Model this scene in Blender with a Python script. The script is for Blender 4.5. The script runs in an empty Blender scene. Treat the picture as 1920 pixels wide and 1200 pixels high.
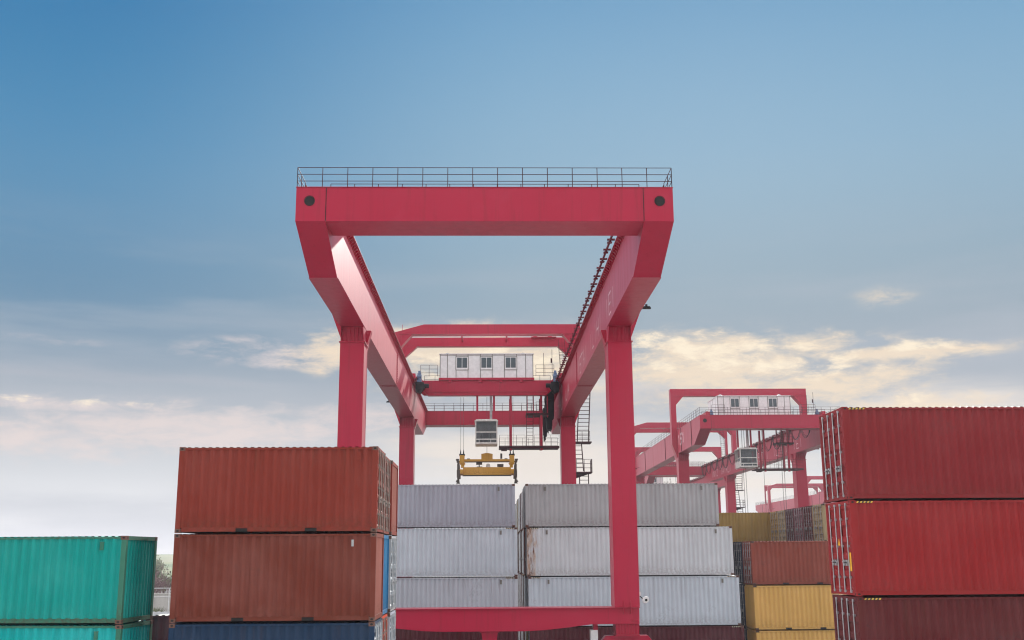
import bpy, math, random
from mathutils import Vector, Matrix
R = math.radians
random.seed(7)
scene = bpy.context.scene
col = scene.collection

# ---------------------------------------------------------------- helpers
class MB:
    """collects faces, then links them as one mesh"""
    def __init__(self):
        self.v = []; self.f = []; self.m = []; self.sm = []
    def add(self, vs, fs, mi=0, smooth=False):
        b = len(self.v); self.v += [tuple(p) for p in vs]
        for q in fs:
            self.f.append(tuple(b + i for i in q)); self.m.append(mi); self.sm.append(smooth)
    def box(self, x0, x1, y0, y1, z0, z1, mi=0):
        self.add([(x0,y0,z0),(x1,y0,z0),(x1,y1,z0),(x0,y1,z0),(x0,y0,z1),(x1,y0,z1),(x1,y1,z1),(x0,y1,z1)],
                 [(0,3,2,1),(4,5,6,7),(0,1,5,4),(1,2,6,5),(2,3,7,6),(3,0,4,7)], mi)
    def prism(self, poly, axis, a0, a1, mi=0):
        n = len(poly)
        def mk(p, a):
            if axis == 'y': return (p[0], a, p[1])
            if axis == 'x': return (a, p[0], p[1])
            return (p[0], p[1], a)
        vs = [mk(p, a0) for p in poly] + [mk(p, a1) for p in poly]
        fs = [tuple(range(n)), tuple(reversed(range(n, 2*n)))]
        fs += [(i, i+n, (i+1) % n + n, (i+1) % n) for i in range(n)]
        self.add(vs, fs, mi)
    def tube(self, p, q, r, n=6, mi=0, r2=None, cap=True):
        p = Vector(p); q = Vector(q); d = q - p
        if d.length < 1e-6: return
        d.normalize()
        a = d.orthogonal().normalized(); b = d.cross(a)
        r2 = r if r2 is None else r2
        vs = []
        for c, rr in ((p, r), (q, r2)):
            for i in range(n):
                t = 2*math.pi*i/n
                vs.append(c + (a*math.cos(t) + b*math.sin(t))*rr)
        fs = [(i, (i+1) % n, (i+1) % n + n, i+n) for i in range(n)]
        self.add(vs, fs, mi, True)
        if cap: self.add(vs, [tuple(reversed(range(n))), tuple(range(n, 2*n))], mi)
    def path(self, pts, r, n=5, mi=0):
        for a, b in zip(pts, pts[1:]): self.tube(a, b, r, n, mi)
    def quad(self, a, b, c, d, mi=0): self.add([a, b, c, d], [(0,1,2,3)], mi)
    def bar(self, p, q, w, h, mi=0):
        """rectangular bar from p to q, w across, h upright"""
        p = Vector(p); q = Vector(q); d = (q-p).normalized()
        up = Vector((0,0,1)) if abs(d.z) < .95 else Vector((0,1,0))
        s = d.cross(up).normalized()*w/2; u = s.cross(d).normalized()*h/2
        vs = [p-s-u,p+s-u,p+s+u,p-s+u,q-s-u,q+s-u,q+s+u,q-s+u]
        self.add(vs, [(0,3,2,1),(4,5,6,7),(0,1,5,4),(1,2,6,5),(2,3,7,6),(3,0,4,7)], mi)
    def shift(self, dx, dy, dz):
        self.v = [(x+dx, y+dy, z+dz) for x, y, z in self.v]; return self
    def mesh(self, name):
        me = bpy.data.meshes.new(name)
        me.from_pydata(self.v, [], self.f)
        me.polygons.foreach_set('material_index', self.m)
        me.polygons.foreach_set('use_smooth', self.sm)
        me.update(); return me

cache = {}
def obj(name, key, build, mats, parent=None, bevel=0):
    """one mesh object; the mesh is shared between objects of the same key"""
    me = cache.get(key)
    if me is None:
        r = build()
        me = r.mesh(name); cache[key] = me
    if not isinstance(mats, (list, tuple)): mats = [mats]
    o = bpy.data.objects.new(name, me)
    while len(me.materials) < len(mats): me.materials.append(None)
    for i, m in enumerate(mats):
        o.material_slots[i].link = 'OBJECT'; o.material_slots[i].material = m
    col.objects.link(o)
    if parent is not None: o.parent = parent
    if bevel:
        b = o.modifiers.new('bevel', 'BEVEL'); b.width = bevel; b.segments = 2; b.limit_method = 'ANGLE'; b.angle_limit = R(40)
    return o
def tag(o, label=None, cat=None, group=None, kind=None):
    if label: o['label'] = label
    if cat: o['category'] = cat
    if group: o['group'] = group
    if kind: o['kind'] = kind
    return o
def thing(name, label, cat, loc, rz=0, group=None):
    o = bpy.data.objects.new(name, None); col.objects.link(o)
    o.empty_display_size = .3
    o.location = loc; o.rotation_euler = (0, 0, rz)
    return tag(o, label, cat, group)

# ---------------------------------------------------------------- node helpers
class NT:
    def __init__(self, tree): self.t = tree
    def n(self, typ, **kw):
        nd = self.t.nodes.new(typ)
        for k, v in kw.items(): setattr(nd, k, v)
        return nd
    def link(self, a, b): self.t.links.new(a, b)
    def put(self, sock, v):
        if hasattr(v, 'node'): self.link(v, sock)
        else: sock.default_value = v
    def math(self, op, a, b=0.0, c=None, clamp=False):
        nd = self.n('ShaderNodeMath', operation=op, use_clamp=clamp)
        self.put(nd.inputs[0], a); self.put(nd.inputs[1], b)
        if c is not None: self.put(nd.inputs[2], c)
        return nd.outputs[0]
    def mix(self, fac, a, b, mode='MIX'):
        nd = self.n('ShaderNodeMix', data_type='RGBA', blend_type=mode)
        self.put(nd.inputs[0], fac)
        for s, v in ((nd.inputs[6], a), (nd.inputs[7], b)):
            self.put(s, v if hasattr(v, 'node') else (tuple(v) + (1,))[:4])
        return nd.outputs[2]
    def smooth(self, x, a, b, lo=0.0, hi=1.0):
        nd = self.n('ShaderNodeMapRange', interpolation_type='SMOOTHSTEP')
        self.put(nd.inputs[0], x)
        for i, v in enumerate((a, b, lo, hi)): self.put(nd.inputs[1+i], v)
        return nd.outputs[0]
    def noise(self, vec, scale, detail=3.0, rough=.55):
        nd = self.n('ShaderNodeTexNoise')
        if vec is not None: self.link(vec, nd.inputs['Vector'])
        nd.inputs['Scale'].default_value = scale; nd.inputs['Detail'].default_value = detail
        nd.inputs['Roughness'].default_value = rough
        return nd.outputs[0]
    def vscale(self, vec, s):
        nd = self.n('ShaderNodeVectorMath', operation='MULTIPLY')
        self.link(vec, nd.inputs[0]); nd.inputs[1].default_value = s
        return nd.outputs[0]
    def vadd(self, vec, w):
        nd = self.n('ShaderNodeVectorMath', operation='ADD')
        self.link(vec, nd.inputs[0]); self.put(nd.inputs[1], w)
        return nd.outputs[0]

def new_mat(name):
    m = bpy.data.materials.new(name); m.use_nodes = True
    nt = NT(m.node_tree); b = m.node_tree.nodes['Principled BSDF']
    return m, nt, b
def object_vec(nt):
    tc = nt.n('ShaderNodeTexCoord'); oi = nt.n('ShaderNodeObjectInfo')
    cx = nt.n('ShaderNodeCombineXYZ')
    r = nt.math('MULTIPLY', oi.outputs['Random'], 37.0)
    nt.link(r, cx.inputs[0]); nt.link(r, cx.inputs[1])
    return tc.outputs['Object'], nt.vadd(tc.outputs['Object'], cx.outputs[0]), oi.outputs['Random']

RUST = (.16, .06, .025)
def paint(name, c, rough=.5, fade=.25, streak=.25, rust=.25, dirt=.3, spec=.12, bump=.15, rustcol=RUST, extra=None):
    """weathered container paint"""
    m, nt, b = new_mat(name)
    ov, v, rnd = object_vec(nt)
    big = nt.noise(v, .55, 3); st = nt.noise(nt.vscale(v, (5, 5, .28)), 1.0, 4); fine = nt.noise(v, 9, 4, .65)
    pale = tuple(min(1, x*1.18 + .035) for x in c); dark = tuple(x*.72 for x in c)
    cc = nt.mix(nt.smooth(big, .35, .7, 0, fade*2), c, pale)
    cc = nt.mix(nt.smooth(st, .52, .78, 0, streak*1.6), cc, dark)
    cc = nt.mix(nt.smooth(st, .42, .2, 0, streak*.9), cc, pale)
    grime = tuple(x*.45 + .03 for x in c)
    spots = nt.math('MULTIPLY', fine, nt.smooth(big, .4, .75))
    cc = nt.mix(nt.smooth(spots, .38, .62, 0, dirt*1.4), cc, grime)
    rn = nt.noise(v, 3.2, 6, .7)
    rr = nt.math('ADD', rn, nt.math('MULTIPLY', st, .35))
    cc = nt.mix(nt.smooth(rr, .93 - rust*.25, 1.02 - rust*.25, 0, .85), cc, rustcol)
    sp = nt.n('ShaderNodeSeparateXYZ'); nt.link(ov, sp.inputs[0]); z = sp.outputs[2]
    run = nt.noise(nt.vscale(v, (7, 7, .18)), 1.0, 5, .6)
    low = nt.math('MULTIPLY', nt.smooth(z, .75, .12), nt.smooth(fine, .35, .65))
    top = nt.math('MULTIPLY', nt.smooth(z, 1.2, 2.5), nt.smooth(run, .52, .74))
    cc = nt.mix(nt.math('MULTIPLY', nt.math('MAXIMUM', low, top), min(1, dirt*2.2)), cc, tuple(x*.5+y*.25+.008 for x, y in zip(c, rustcol)))
    if extra: cc = extra(nt, ov, cc)
    nt.link(cc, b.inputs['Base Color'])
    b.inputs['Specular IOR Level'].default_value = spec
    nt.put(b.inputs['Roughness'], nt.math('MULTIPLY_ADD', fine, .3, rough - .12))
    bp = nt.n('ShaderNodeBump'); bp.inputs['Strength'].default_value = bump; bp.inputs['Distance'].default_value = .03
    nt.link(nt.noise(v, 1.7, 2), bp.inputs['Height']); nt.link(bp.outputs[0], b.inputs['Normal'])
    return m
def plain(name, c, rough=.5, metal=0, var=.15, spec=.5):
    m, nt, b = new_mat(name)
    ov, v, rnd = object_vec(nt)
    n = nt.noise(v, 4, 4)
    cc = nt.mix(nt.smooth(n, .35, .7, 0, 1), tuple(x*(1-var) for x in c), tuple(min(1, x*(1+var)) for x in c))
    nt.link(cc, b.inputs['Base Color'])
    b.inputs['Roughness'].default_value = rough; b.inputs['Metallic'].default_value = metal
    b.inputs['Specular IOR Level'].default_value = spec
    return m
def glass(name, c=(.03, .045, .055)):
    m, nt, b = new_mat(name)
    tc = nt.n('ShaderNodeTexCoord')
    n = nt.noise(tc.outputs['Object'], 1.4, 3)
    nt.link(nt.mix(n, c, tuple(x*2.2 for x in c)), b.inputs['Base Color'])
    b.inputs['Roughness'].default_value = .08
    return m

def crane_paint(name, c):
    m, nt, b = new_mat(name)
    ov, v, rnd = object_vec(nt)
    big = nt.noise(v, .22, 3); st = nt.noise(nt.vscale(v, (2.6, 2.6, .16)), 1.0, 4); fine = nt.noise(v, 14, 3)
    cc = nt.mix(nt.smooth(big, .3, .75, 0, .35), c, (c[0]*1.12, c[1]*1.9 + .006, c[2]*1.5))
    cc = nt.mix(nt.smooth(st, .55, .8, 0, .3), cc, (c[0]*.6, c[1]*.75, c[2]*.7))
    rn = nt.noise(v, 2.3, 6, .75)
    cc = nt.mix(nt.smooth(rn, .70, .78, 0, .6), cc, (.13, .03, .025))
    run = nt.noise(nt.vscale(v, (4.5, 4.5, .22)), 1.0, 6, .65)
    cc = nt.mix(nt.smooth(nt.math('MULTIPLY_ADD', big, .35, run), .70, .86, 0, .3), cc, (c[0]*.5, .012, .022))
    pt = nt.noise(v, .55, 5, .6)
    cc = nt.mix(nt.smooth(pt, .52, .72, 0, .4), cc, (c[0]*1.1, .022, .062))
    nt.link(cc, b.inputs['Base Color'])
    nt.put(b.inputs['Roughness'], nt.math('MULTIPLY_ADD', st, .25, .30))
    b.inputs['Specular IOR Level'].default_value = .08
    b.inputs['Coat Weight'].default_value = 1.0; b.inputs['Coat IOR'].default_value = 1.32; b.inputs['Coat Roughness'].default_value = .45
    bp = nt.n('ShaderNodeBump'); bp.inputs['Strength'].default_value = .12; bp.inputs['Distance'].default_value = .03
    nt.link(nt.noise(nt.vscale(v, (.8, .8, .8)), 1.0, 2), bp.inputs['Height']); nt.link(bp.outputs[0], b.inputs['Normal'])
    return m

M_crane = crane_paint('crane_red_paint', (.40, .0045, .038))
M_rail = plain('railing_maroon', (.05, .014, .02), .6, spec=.2)
M_track = plain('track_dark_red', (.13, .012, .025), .6, spec=.2)
M_dark = plain('dark_rubber_and_steel', (.012, .012, .015), .6, spec=.2)
M_hole = plain('opening_shade', (.006, .005, .006), .8)  # near-black colour standing in for the shade inside holes and pockets
M_steel = plain('galvanised_steel', (.42, .43, .45), .45, .6)
M_white = plain('off_white_paint', (.74, .74, .76), .45, var=.06)
M_lettering = plain('white_lettering', (.75, .55, .58), .5, var=.1)
M_grime = plain('streaked_seam', (.16, .155, .14), .7)
M_glass = glass('dark_window_glass')
M_blue = plain('motor_blue_grey', (.10, .16, .28), .5)
M_yellow = paint('spreader_yellow', (.62, .34, .065), .5, rust=.1, dirt=.25)
M_ybrown = plain('spreader_greasy_steel', (.07, .055, .045), .55)
M_hazy = plain('marking_yellow', (.6, .38, .045), .5)
M_hazc = plain('marking_cream', (.55, .5, .38), .6)
M_hazb = plain('marking_black', (.02, .02, .02), .5)
M_orange = plain('orange_label', (.85, .42, .02), .5)
M_cab = plain('cab_grey_white', (.66, .65, .63), .5)
M_cable = plain('black_cable', (.012, .011, .016), .6, spec=.2)
M_rope = plain('wire_rope', (.12, .10, .10), .5, .5)
M_cast = paint('casting_brown', (.15, .075, .06), .7, rust=.5)

# ---------------------------------------------------------------- containers
W2 = 1.219
def corr(mb, axis, a0, a1, fixed, inward, z0, z1, pitch=.278, depth=.046, z_axis=True):
    """trapezoid corrugated sheet running a0..a1 along axis at the fixed coordinate"""
    n = max(1, round((a1-a0)/pitch)); p = (a1-a0)/n
    pts = []
    for i in range(n):
        s = a0 + i*p
        pts += [(s, 0), (s+p*.26, 0), (s+p*.5, depth), (s+p*.76, depth)]
    pts.append((a1, 0))
    vs = []
    for s, d in pts:
        c = fixed + inward*d
        for z in (z0, z1):
            vs.append((s, c, z) if axis == 'x' else (c, s, z))
    mb.add(vs, [(2*i, 2*i+2, 2*i+3, 2*i+1) for i in range(len(pts)-1)])

def c_frame(L, H, pockets):
    mb = MB(); hx = L/2
    for sx in (-1, 1):
        for sy in (-1, 1):
            x0, x1 = sorted((sx*hx, sx*(hx-.15))); y0, y1 = sorted((sy*W2, sy*(W2-.13)))
            mb.box(x0, x1, y0, y1, .118, H-.118)
        xo, xi = sx*(hx-.006), sx*(hx-.11)
        x0, x1 = sorted((xo, xi))
        mb.box(x0, x1, -W2+.164, W2-.164, .02, .15)       # end sill
        mb.box(x0, x1, -W2+.164, W2-.164, H-.12, H-.004)  # end header
    for sy in (-1, 1):
        y0, y1 = sorted((sy*(W2-.004), sy*(W2-.07)))
        mb.box(-hx+.178, hx-.178, y0, y1, H-.085, H-.028)
        y0, y1 = sorted((sy*(W2-.034), sy*(W2-.09)))
        segs = [(-hx+.178, hx-.178)]
        if pockets:
            segs = [(-hx+.178, -1.22), (-.86, .86), (1.22, hx-.178)]
        for a, b in segs: mb.box(a, b, y0, y1, .032, .165)
        if pockets:
            for px in (-1.04, 1.04): mb.box(px-.178, px+.178, y0, y1, .13, .164)
    return mb
def c_pocket(px, sy):
    mb = MB()
    if 1:
        y0, y1 = sorted((sy*(W2-.05), sy*(W2-.08)))
        mb.box(px-.18, px+.18, y0, y1, .033, .129)
    return mb
def c_cast(sx, sy, z, L, H):
    mb = MB(); hx = L/2
    x0, x1 = sorted((sx*(hx+.003), sx*(hx-.175))); y0, y1 = sorted((sy*(W2+.003), sy*(W2-.16)))
    z0, z1 = (0, .116) if z == 0 else (H-.116, H)
    mb.box(x0, x1, y0, y1, z0, z1)
    cx = (x0+x1)/2; cz = (z0+z1)/2; yo = sy*(W2+.005)
    n = 10
    a = [(cx+.042*math.cos(2*math.pi*i/n), yo, cz+.03*math.sin(2*math.pi*i/n)) for i in range(n)]
    mb.add(a, [tuple(range(n))], 1)
    cy = (y0+y1)/2; xo = sx*(hx+.005)
    a = [(xo, cy+.03*math.cos(2*math.pi*i/n), cz+.042*math.sin(2*math.pi*i/n)) for i in range(n)]
    mb.add(a, [tuple(range(n))], 1)
    return mb
def c_side(L, H, sy):
    mb = MB(); corr(mb, 'x', -L/2+.14, L/2-.14, sy*(W2-.016), -sy, .15, H-.06); return mb
def c_end(L, H, sx):
    mb = MB(); corr(mb, 'y', -W2+.12, W2-.12, sx*(L/2-.03), -sx, .13, H-.1, .22, .04); return mb
def c_roof(L, H):
    mb = MB(); n = round((L-.3)/.21); p = (L-.3)/n; pts = []
    for i in range(n):
        s = -L/2+.15 + i*p; pts += [(s, -.026), (s+.07, -.026), (s+.105, 0), (s+.175, 0)]
    pts.append((L/2-.15, -.026)); vs = []
    for s, d in pts:
        for y in (-W2+.02, W2-.02): vs.append((s, y, H-.004+d))
    mb.add(vs, [(2*i, 2*i+2, 2*i+3, 2*i+1) for i in range(len(pts)-1)])
    return mb
def c_floor(L, H):
    mb = MB(); mb.box(-L/2+.12, L/2-.12, -W2+.08, W2-.08, .1, .14)
    k = -L/2+.5
    while k < L/2-.4:
        mb.box(k, k+.06, -W2+.08, W2-.08, .03, .099); k += .6
    return mb
def c_door(L, H, sx, s):
    """door leaf with horizontal pressings"""
    mb = MB(); hx = L/2
    y0, y1 = sorted((s*.012, s*(W2-.14)))
    X = lambda d: sx*(hx-.012-d)
    for a, b in ((y0, y0+.07), (y1-.07, y1)):
        x0, x1 = sorted((X(0), X(.05))); mb.box(x0, x1, a, b, .16, H-.13)
    zs = [.16]; n = 5; h = (H-.29)/n; prof = [(.16, 0)]
    for i in range(n):
        z = .16+i*h
        prof += [(z+.10*h, 0), (z+.20*h, .065), (z+.70*h, .065), (z+.84*h, 0)]
    prof.append((H-.13, 0)); vs = []
    for z, d in prof:
        for y in (y0+.07, y1-.07): vs.append((X(d+.006), y, z))
    mb.add(vs, [(2*i, 2*i+1, 2*i+3, 2*i+2) for i in range(len(prof)-1)])
    return mb
def c_bar(L, H, sx, y, hs):
    mb = MB(); x = sx*(L/2+.018)
    mb.tube((x, y, .09), (x, y, H-.07), .019, 6)
    for z in (.13, .55, H*.52, H-.55, H-.11):
        x0, x1 = sorted((sx*(L/2-.022), sx*(L/2+.03))); mb.box(x0, x1, y-.05, y+.05, z-.035, z+.035)
    mb.bar((x+sx*.02, y, 1.02), (x+sx*.02, y+hs*.42, .98), .03, .03)
    mb.box(*sorted((x-sx*.02, x+sx*.035)), *sorted((y+hs*.34, y+hs*.44)), .9, 1.08)
    return mb
def c_hinge(L, H, sx, s, i):
    mb = MB()
    if 1:
        z = .35 + i*(H-.7)/3
        mb.box(*sorted((sx*(L/2-.02), sx*(L/2+.012))), *sorted((s*(W2-.2), s*(W2-.06))), z-.05, z+.05)
    return mb
def c_vent(L, H, x, sy):
    mb = MB(); y0, y1 = sorted((sy*(W2-.017), sy*(W2+.012)))
    mb.prism([(x-.055, H-.42), (x+.055, H-.42), (x+.055, H-.2), (x-.055, H-.2)], 'y', y0, y1)
    mb.box(x-.07, x+.07, y0, y1+(.0), H-.2, H-.18)
    return mb
def c_hazard(L, H, sx, sy):
    mb = MB(); y = sy*(W2+.0); x = sx*(L/2-.2); z0, z1 = H-.083, H-.03
    w = .055
    for i in range(9):
        a = x - sx*i*w; b = x - sx*(i+1)*w
        mb.quad((a, y, z0), (b, y, z0), (b-sx*.03, y, z1), (a-sx*.03, y, z1), i % 2)
    return mb
def c_hazard_end(L, H, sx, sy):
    mb = MB(); x = sx*(L/2-.002); y = sy*(W2-.19); w = .05
    for i in range(7):
        a = y - sy*i*w; b = y - sy*(i+1)*w
        mb.quad((x, a, H-.10), (x, b, H-.10), (x, b-sy*.03, H-.03), (x, a-sy*.03, H-.03), i % 2)
    return mb
def c_label(L, H, sx, y, z, tri):
    mb = MB(); x = sx*(L/2-.010)
    if tri: mb.add([(x, y-.11, z-.1), (x, y+.11, z-.1), (x, y, z+.12)], [(0, 1, 2)])
    else: mb.quad((x, y-.1, z-.28), (x, y+.1, z-.28), (x, y+.1, z+.28), (x, y-.1, z+.28))
    return mb
def c_plate(L, H, x, z, w, h, sy):
    mb = MB(); y0, y1 = sorted((sy*(W2-.019), sy*(W2-.007))); mb.box(x-w/2, x+w/2, y0, y1, z-h/2, z+h/2); return mb

def container(label, mat, loc, L=6.058, H=2.591, doors='+', rz=0, group=None, doormat=None, framemat=None, full=True, bars=None,
              hazard=(), vents=(), pockets=None, labels=(), castmat=None, roofmat=None, plates=()):
    """loc is the middle of the base. doors: which x end carries the doors ('+', '-' or both blank '')"""
    if pockets is None: pockets = L < 7
    bars = bars or M_steel; framemat = framemat or mat; doormat = doormat or mat
    t = thing('shipping_container', label, 'container', loc, rz, group)
    k = (round(L, 2), H)
    obj('frame', ('frame', k, pockets), lambda: c_frame(L, H, pockets), framemat, t)
    for sy in (-1, 1): obj('side_panel', ('side', k, sy), lambda: c_side(L, H, sy), mat, t)
    obj('roof_panel', ('roof', k), lambda: c_roof(L, H), roofmat or mat, t)
    if full: obj('floor_panel', ('floor', k), lambda: c_floor(L, H), M_dark, t)
    if pockets and full:
        for px in (-1.04, 1.04):
            for sy in (-1, 1): obj('forklift_pocket', ('pocket', k, px, sy), lambda: c_pocket(px, sy), M_hole, t)
    for sx, ch in ((1, '+'), (-1, '-')):
        if ch == doors:
            for s in (-1, 1):
                d = obj('door', ('door', k, sx, s), lambda: c_door(L, H, sx, s), doormat, t)
                for y in ((.25, .8) if full else (.28, .82)):
                    obj('locking_bar', ('bar', k, sx, s*y), lambda: c_bar(L, H, sx, s*y, -s if y > .5 else s), bars, d)
                for i in range(4 if full else 0): obj('hinge', ('hinge', k, sx, s, i), lambda: c_hinge(L, H, sx, s, i), framemat, d)
        else:
            obj('end_panel', ('end', k, sx), lambda: c_end(L, H, sx), doormat if not doors else mat, t)
    for sx in (-1, 1):
        for sy in (-1, 1):
            for z in (0, 1):
                if full or sy < 0:
                    obj('corner_casting', ('cast', k, sx, sy, z), lambda: c_cast(sx, sy, z, L, H), [castmat or M_cast, M_hole], t)
    for sx in hazard:
        obj('hazard_marking', ('haz', k, sx), lambda: c_hazard(L, H, sx, -1), [M_hazc if 'grey' in label else M_hazy, M_hazb], t)
    for x in vents: obj('vent_cover', ('vent', k, x), lambda: c_vent(L, H, x, -1), M_grime if 'grey' in label else framemat, t)
    for (y, z, tri) in labels:
        obj('warning_label', ('lab', k, doors, y, z, tri), lambda: c_label(L, H, 1 if doors == '+' else -1, y, z, tri), M_orange, t)
    for (x, z, w, h) in plates: obj('data_plate', ('plate', k, x, z), lambda: c_plate(L, H, x, z, w, h, -1), M_steel, t)
    return t

M_oldbar = plain('rusty_grey_bar', (.25, .21, .19), .6, .2)
GAP = .024
def stack_z(heights, z=.03, gap=GAP):
    out = []
    for h in heights:
        out.append(z); z += h + gap
    return out

# container paints (linear base colours)
P_red = paint('container_crimson', (.20, .014, .018), .45, fade=.12, streak=.12, rust=.05, dirt=.15)
P_red2 = paint('container_bright_red', (.26, .014, .016), .42, fade=.12, streak=.1, rust=.02, dirt=.12)
P_wine = paint('container_wine', (.10, .014, .016), .5, fade=.15, streak=.15, rust=.05)
P_brown1 = paint('container_rust_red', (.215, .031, .02), .55, fade=.15, streak=.15, rust=.2)
P_brown2 = paint('container_brown', (.155, .032, .02), .55, fade=.3, streak=.25, rust=.1, dirt=.2)
P_brown3 = paint('container_red_brown', (.24, .055, .036), .55, fade=.2, streak=.2, rust=.15)
P_pinkbrown = paint('container_pink_brown', (.28, .10, .08), .6, fade=.2, streak=.2, rust=.2)  # paler and pinker than the browns on the long sides
P_navy = paint('container_navy', (.010, .032, .075), .5, fade=.15, streak=.2, rust=.05, dirt=.2)
P_blue = paint('container_blue', (.012, .14, .30), .45, rust=.05)
P_paleblue = paint('container_pale_blue_grey', (.30, .36, .42), .5, rust=.1)
P_orange = paint('container_orange_red', (.50, .055, .022), .45, rust=.05)
P_green = paint('container_jade_green', (.0, .29, .26), .45, fade=.25, streak=.5, rust=.12, dirt=.12, rustcol=(.10, .12, .07))
P_green2 = paint('container_turquoise', (.002, .36, .36), .45, fade=.25, streak=.5, rust=.1, dirt=.12, rustcol=(.10, .12, .07))
P_greenframe = paint('container_green_weathered', (.04, .165, .115), .6, rust=.45, dirt=.5)
P_grey1 = paint('container_grey_blue', (.345, .375, .445), .5, fade=.22, streak=.3, rust=.12, dirt=.25)
P_grey2 = paint('container_light_grey', (.50, .57, .64), .5, fade=.22, streak=.28, rust=.1, dirt=.2)
P_grey3 = paint('container_warm_grey', (.36, .375, .395), .5, fade=.22, streak=.3, rust=.15, dirt=.25)
P_grey4 = paint('container_mid_grey', (.45, .49, .555), .5, fade=.22, streak=.3, rust=.08, dirt=.25)
def rust_end(nt, ov, cc):
    sp = nt.n('ShaderNodeSeparateXYZ'); nt.link(ov, sp.inputs[0])
    x = sp.outputs[0]
    n1 = nt.noise(nt.vscale(ov, (3.5, 3.5, .9)), 1.3, 8, .72)
    near = nt.smooth(x, -6.3, -5.0, .30, 0.0)
    f = nt.smooth(nt.math('ADD', n1, near), .62, .9, 0, .85)
    cc = nt.mix(f, cc, (.36, .20, .10))
    n2 = nt.noise(nt.vscale(ov, (6, 6, .8)), 1.2, 6, .7)
    f2 = nt.smooth(nt.math('ADD', n2, nt.math('MULTIPLY', near, .8)), .74, .82, 0, 1)
    return nt.mix(f2, cc, (.13, .05, .02))
P_greyrust = paint('container_rust_streaked_grey', (.54, .58, .62), .5, fade=.2, streak=.3, rust=.2, dirt=.25, extra=rust_end)
P_maroon = paint('container_dark_maroon', (.085, .016, .024), .55, rust=.1)
P_yellow = paint('container_ochre_yellow', (.64, .39, .115), .5, fade=.2, streak=.25, rust=.1, dirt=.2, rustcol=(.2, .1, .04))
P_olive = paint('container_olive_yellow', (.34, .22, .06), .55, fade=.2, streak=.4, rust=.2, dirt=.4)
P_mauve = paint('container_mauve', (.19, .08, .10), .6, rust=.2)
P_khaki = paint('container_khaki', (.36, .28, .16), .6, rust=.3, dirt=.4)
P_rowdark = paint('container_dark_brown', (.10, .055, .045), .6, rust=.3)  # dark brown for the receding rows and castings
P_roofwhite = paint('container_roof_pale', (.62, .62, .62), .5, rust=.1)

# --- right near stack
xR, yR = 11.11, 33.16
zs = stack_z([2.88]*4, .01, .024)
Ls = 12.192
rcfg = [(0, P_wine, 'wine red high container at the bottom of the right front stack', 0, ()),
        (1, P_wine, 'dark wine red high container third from top of right front stack, silver door bars', .17, ()),
        (2, P_red2, 'bright red high container with orange warning labels on its doors, middle of right stack', .14, ((-.85, 1.02, 0), (.12, 1.62, 1))),
        (3, P_red, 'dull crimson high container on top of the right front stack', 0, ())]
offs = [.2, .17, .09, 0]
for i, m, lab, dx, lb in rcfg:
    container(lab, m, (xR+offs[i]*.3+Ls/2, yR+W2, zs[i]), Ls, 2.88, '-', group='containers in the right front stack', hazard=(-1,), labels=lb, castmat=m)
    if True:
        t = bpy.context.scene.collection.objects
# --- left brown stack: three rows, four high
xB, yB = -9.47, 32.91
HB = 2.58
zs = stack_z([HB]*4, 0, .026)
rowy = [yB+W2+i*2.5 for i in range(3)]
rowdx = [0, -.06, .0]
bcfg = [
 [(P_brown3, '+', None), (P_navy, '+', P_paleblue), (P_brown2, '', P_pinkbrown), (P_brown1, '+', P_brown3)],
 [(P_brown3, '+', None), (P_orange, '+', P_orange), (P_blue, '', P_blue), (P_brown3, '+', P_brown3)],
 [(P_grey1, '+', None), (P_grey1, '+', P_paleblue), (P_grey3, '+', P_paleblue), (P_brown1, '', P_pinkbrown)]]
blab = [
 ['red brown container at the foot of the left brown stack', 'navy blue container under two brown containers, pale door end facing right',
  'dull brown short container with a plain pinkish end, between the rust red and navy ones', 'rust red short container topmost on the left stack, scuffed lower right corner'],
 ['red brown container low in the second row of the left stack', 'orange red container end low in the second row of the left stack',
  'blue container end between brown and orange ones in the second row', 'brown container with pale door bars on top of the second row'],
 ['grey container at the foot of the third row of the left stack', 'pale blue grey door end low in the third row of the left stack',
  'grey container end with pale door bars, third row behind the blue end', 'pink brown plain container end on top of the third row']]
for r in range(3):
    for i in range(4):
        m, d, dm = bcfg[r][i]
        kw = {}
        if r == 0 and i == 2: kw['plates'] = ((2.32, 2.28, .07, .2),)
        if r == 0 and i == 3: kw['vents'] = (2.45,)
        container(blab[r][i], m, (xB+3.029+rowdx[r], rowy[r], zs[i]), 6.058, HB, d, group='containers in the left brown stack',
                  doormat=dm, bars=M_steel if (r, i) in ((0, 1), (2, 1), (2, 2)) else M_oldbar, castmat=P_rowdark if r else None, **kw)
# --- green stack at far left
HGR = 2.565
zs = stack_z([HGR]*3, 0, .026)
gy = R(-4.4)
for i, (m, lab) in enumerate([(P_green, 'dark green container at the foot of the leftmost stack'),
                              (P_green2, 'bright turquoise container just under the jade green one, leftmost stack'),
                              (P_green, 'jade green long container on top of the leftmost stack, ribbed end half in shade')]):
    L = 12.192
    c = Vector((-10.92, 33.0, 0)) + Matrix.Rotation(gy, 3, 'Z') @ Vector((-L/2, W2, 0))
    container(lab, m, (c.x + (.02 if i == 1 else 0), c.y, zs[i]), L, HGR, '-', rz=gy, group='green containers in the leftmost stack',
              framemat=P_greenframe, vents=(5.35,))
# --- two containers low behind the gap between green and brown
zs = stack_z([2.591]*2)
for i in range(2):
    container(['mauve container at ground level behind the green stack', 'mauve ribbed container with pale roof in the gap right of the green stack'][i], P_mauve,
              (-12.8, 38.2, zs[i]), 6.058, 2.591, '', group='mauve containers behind the green stack', roofmat=P_roofwhite)
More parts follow.
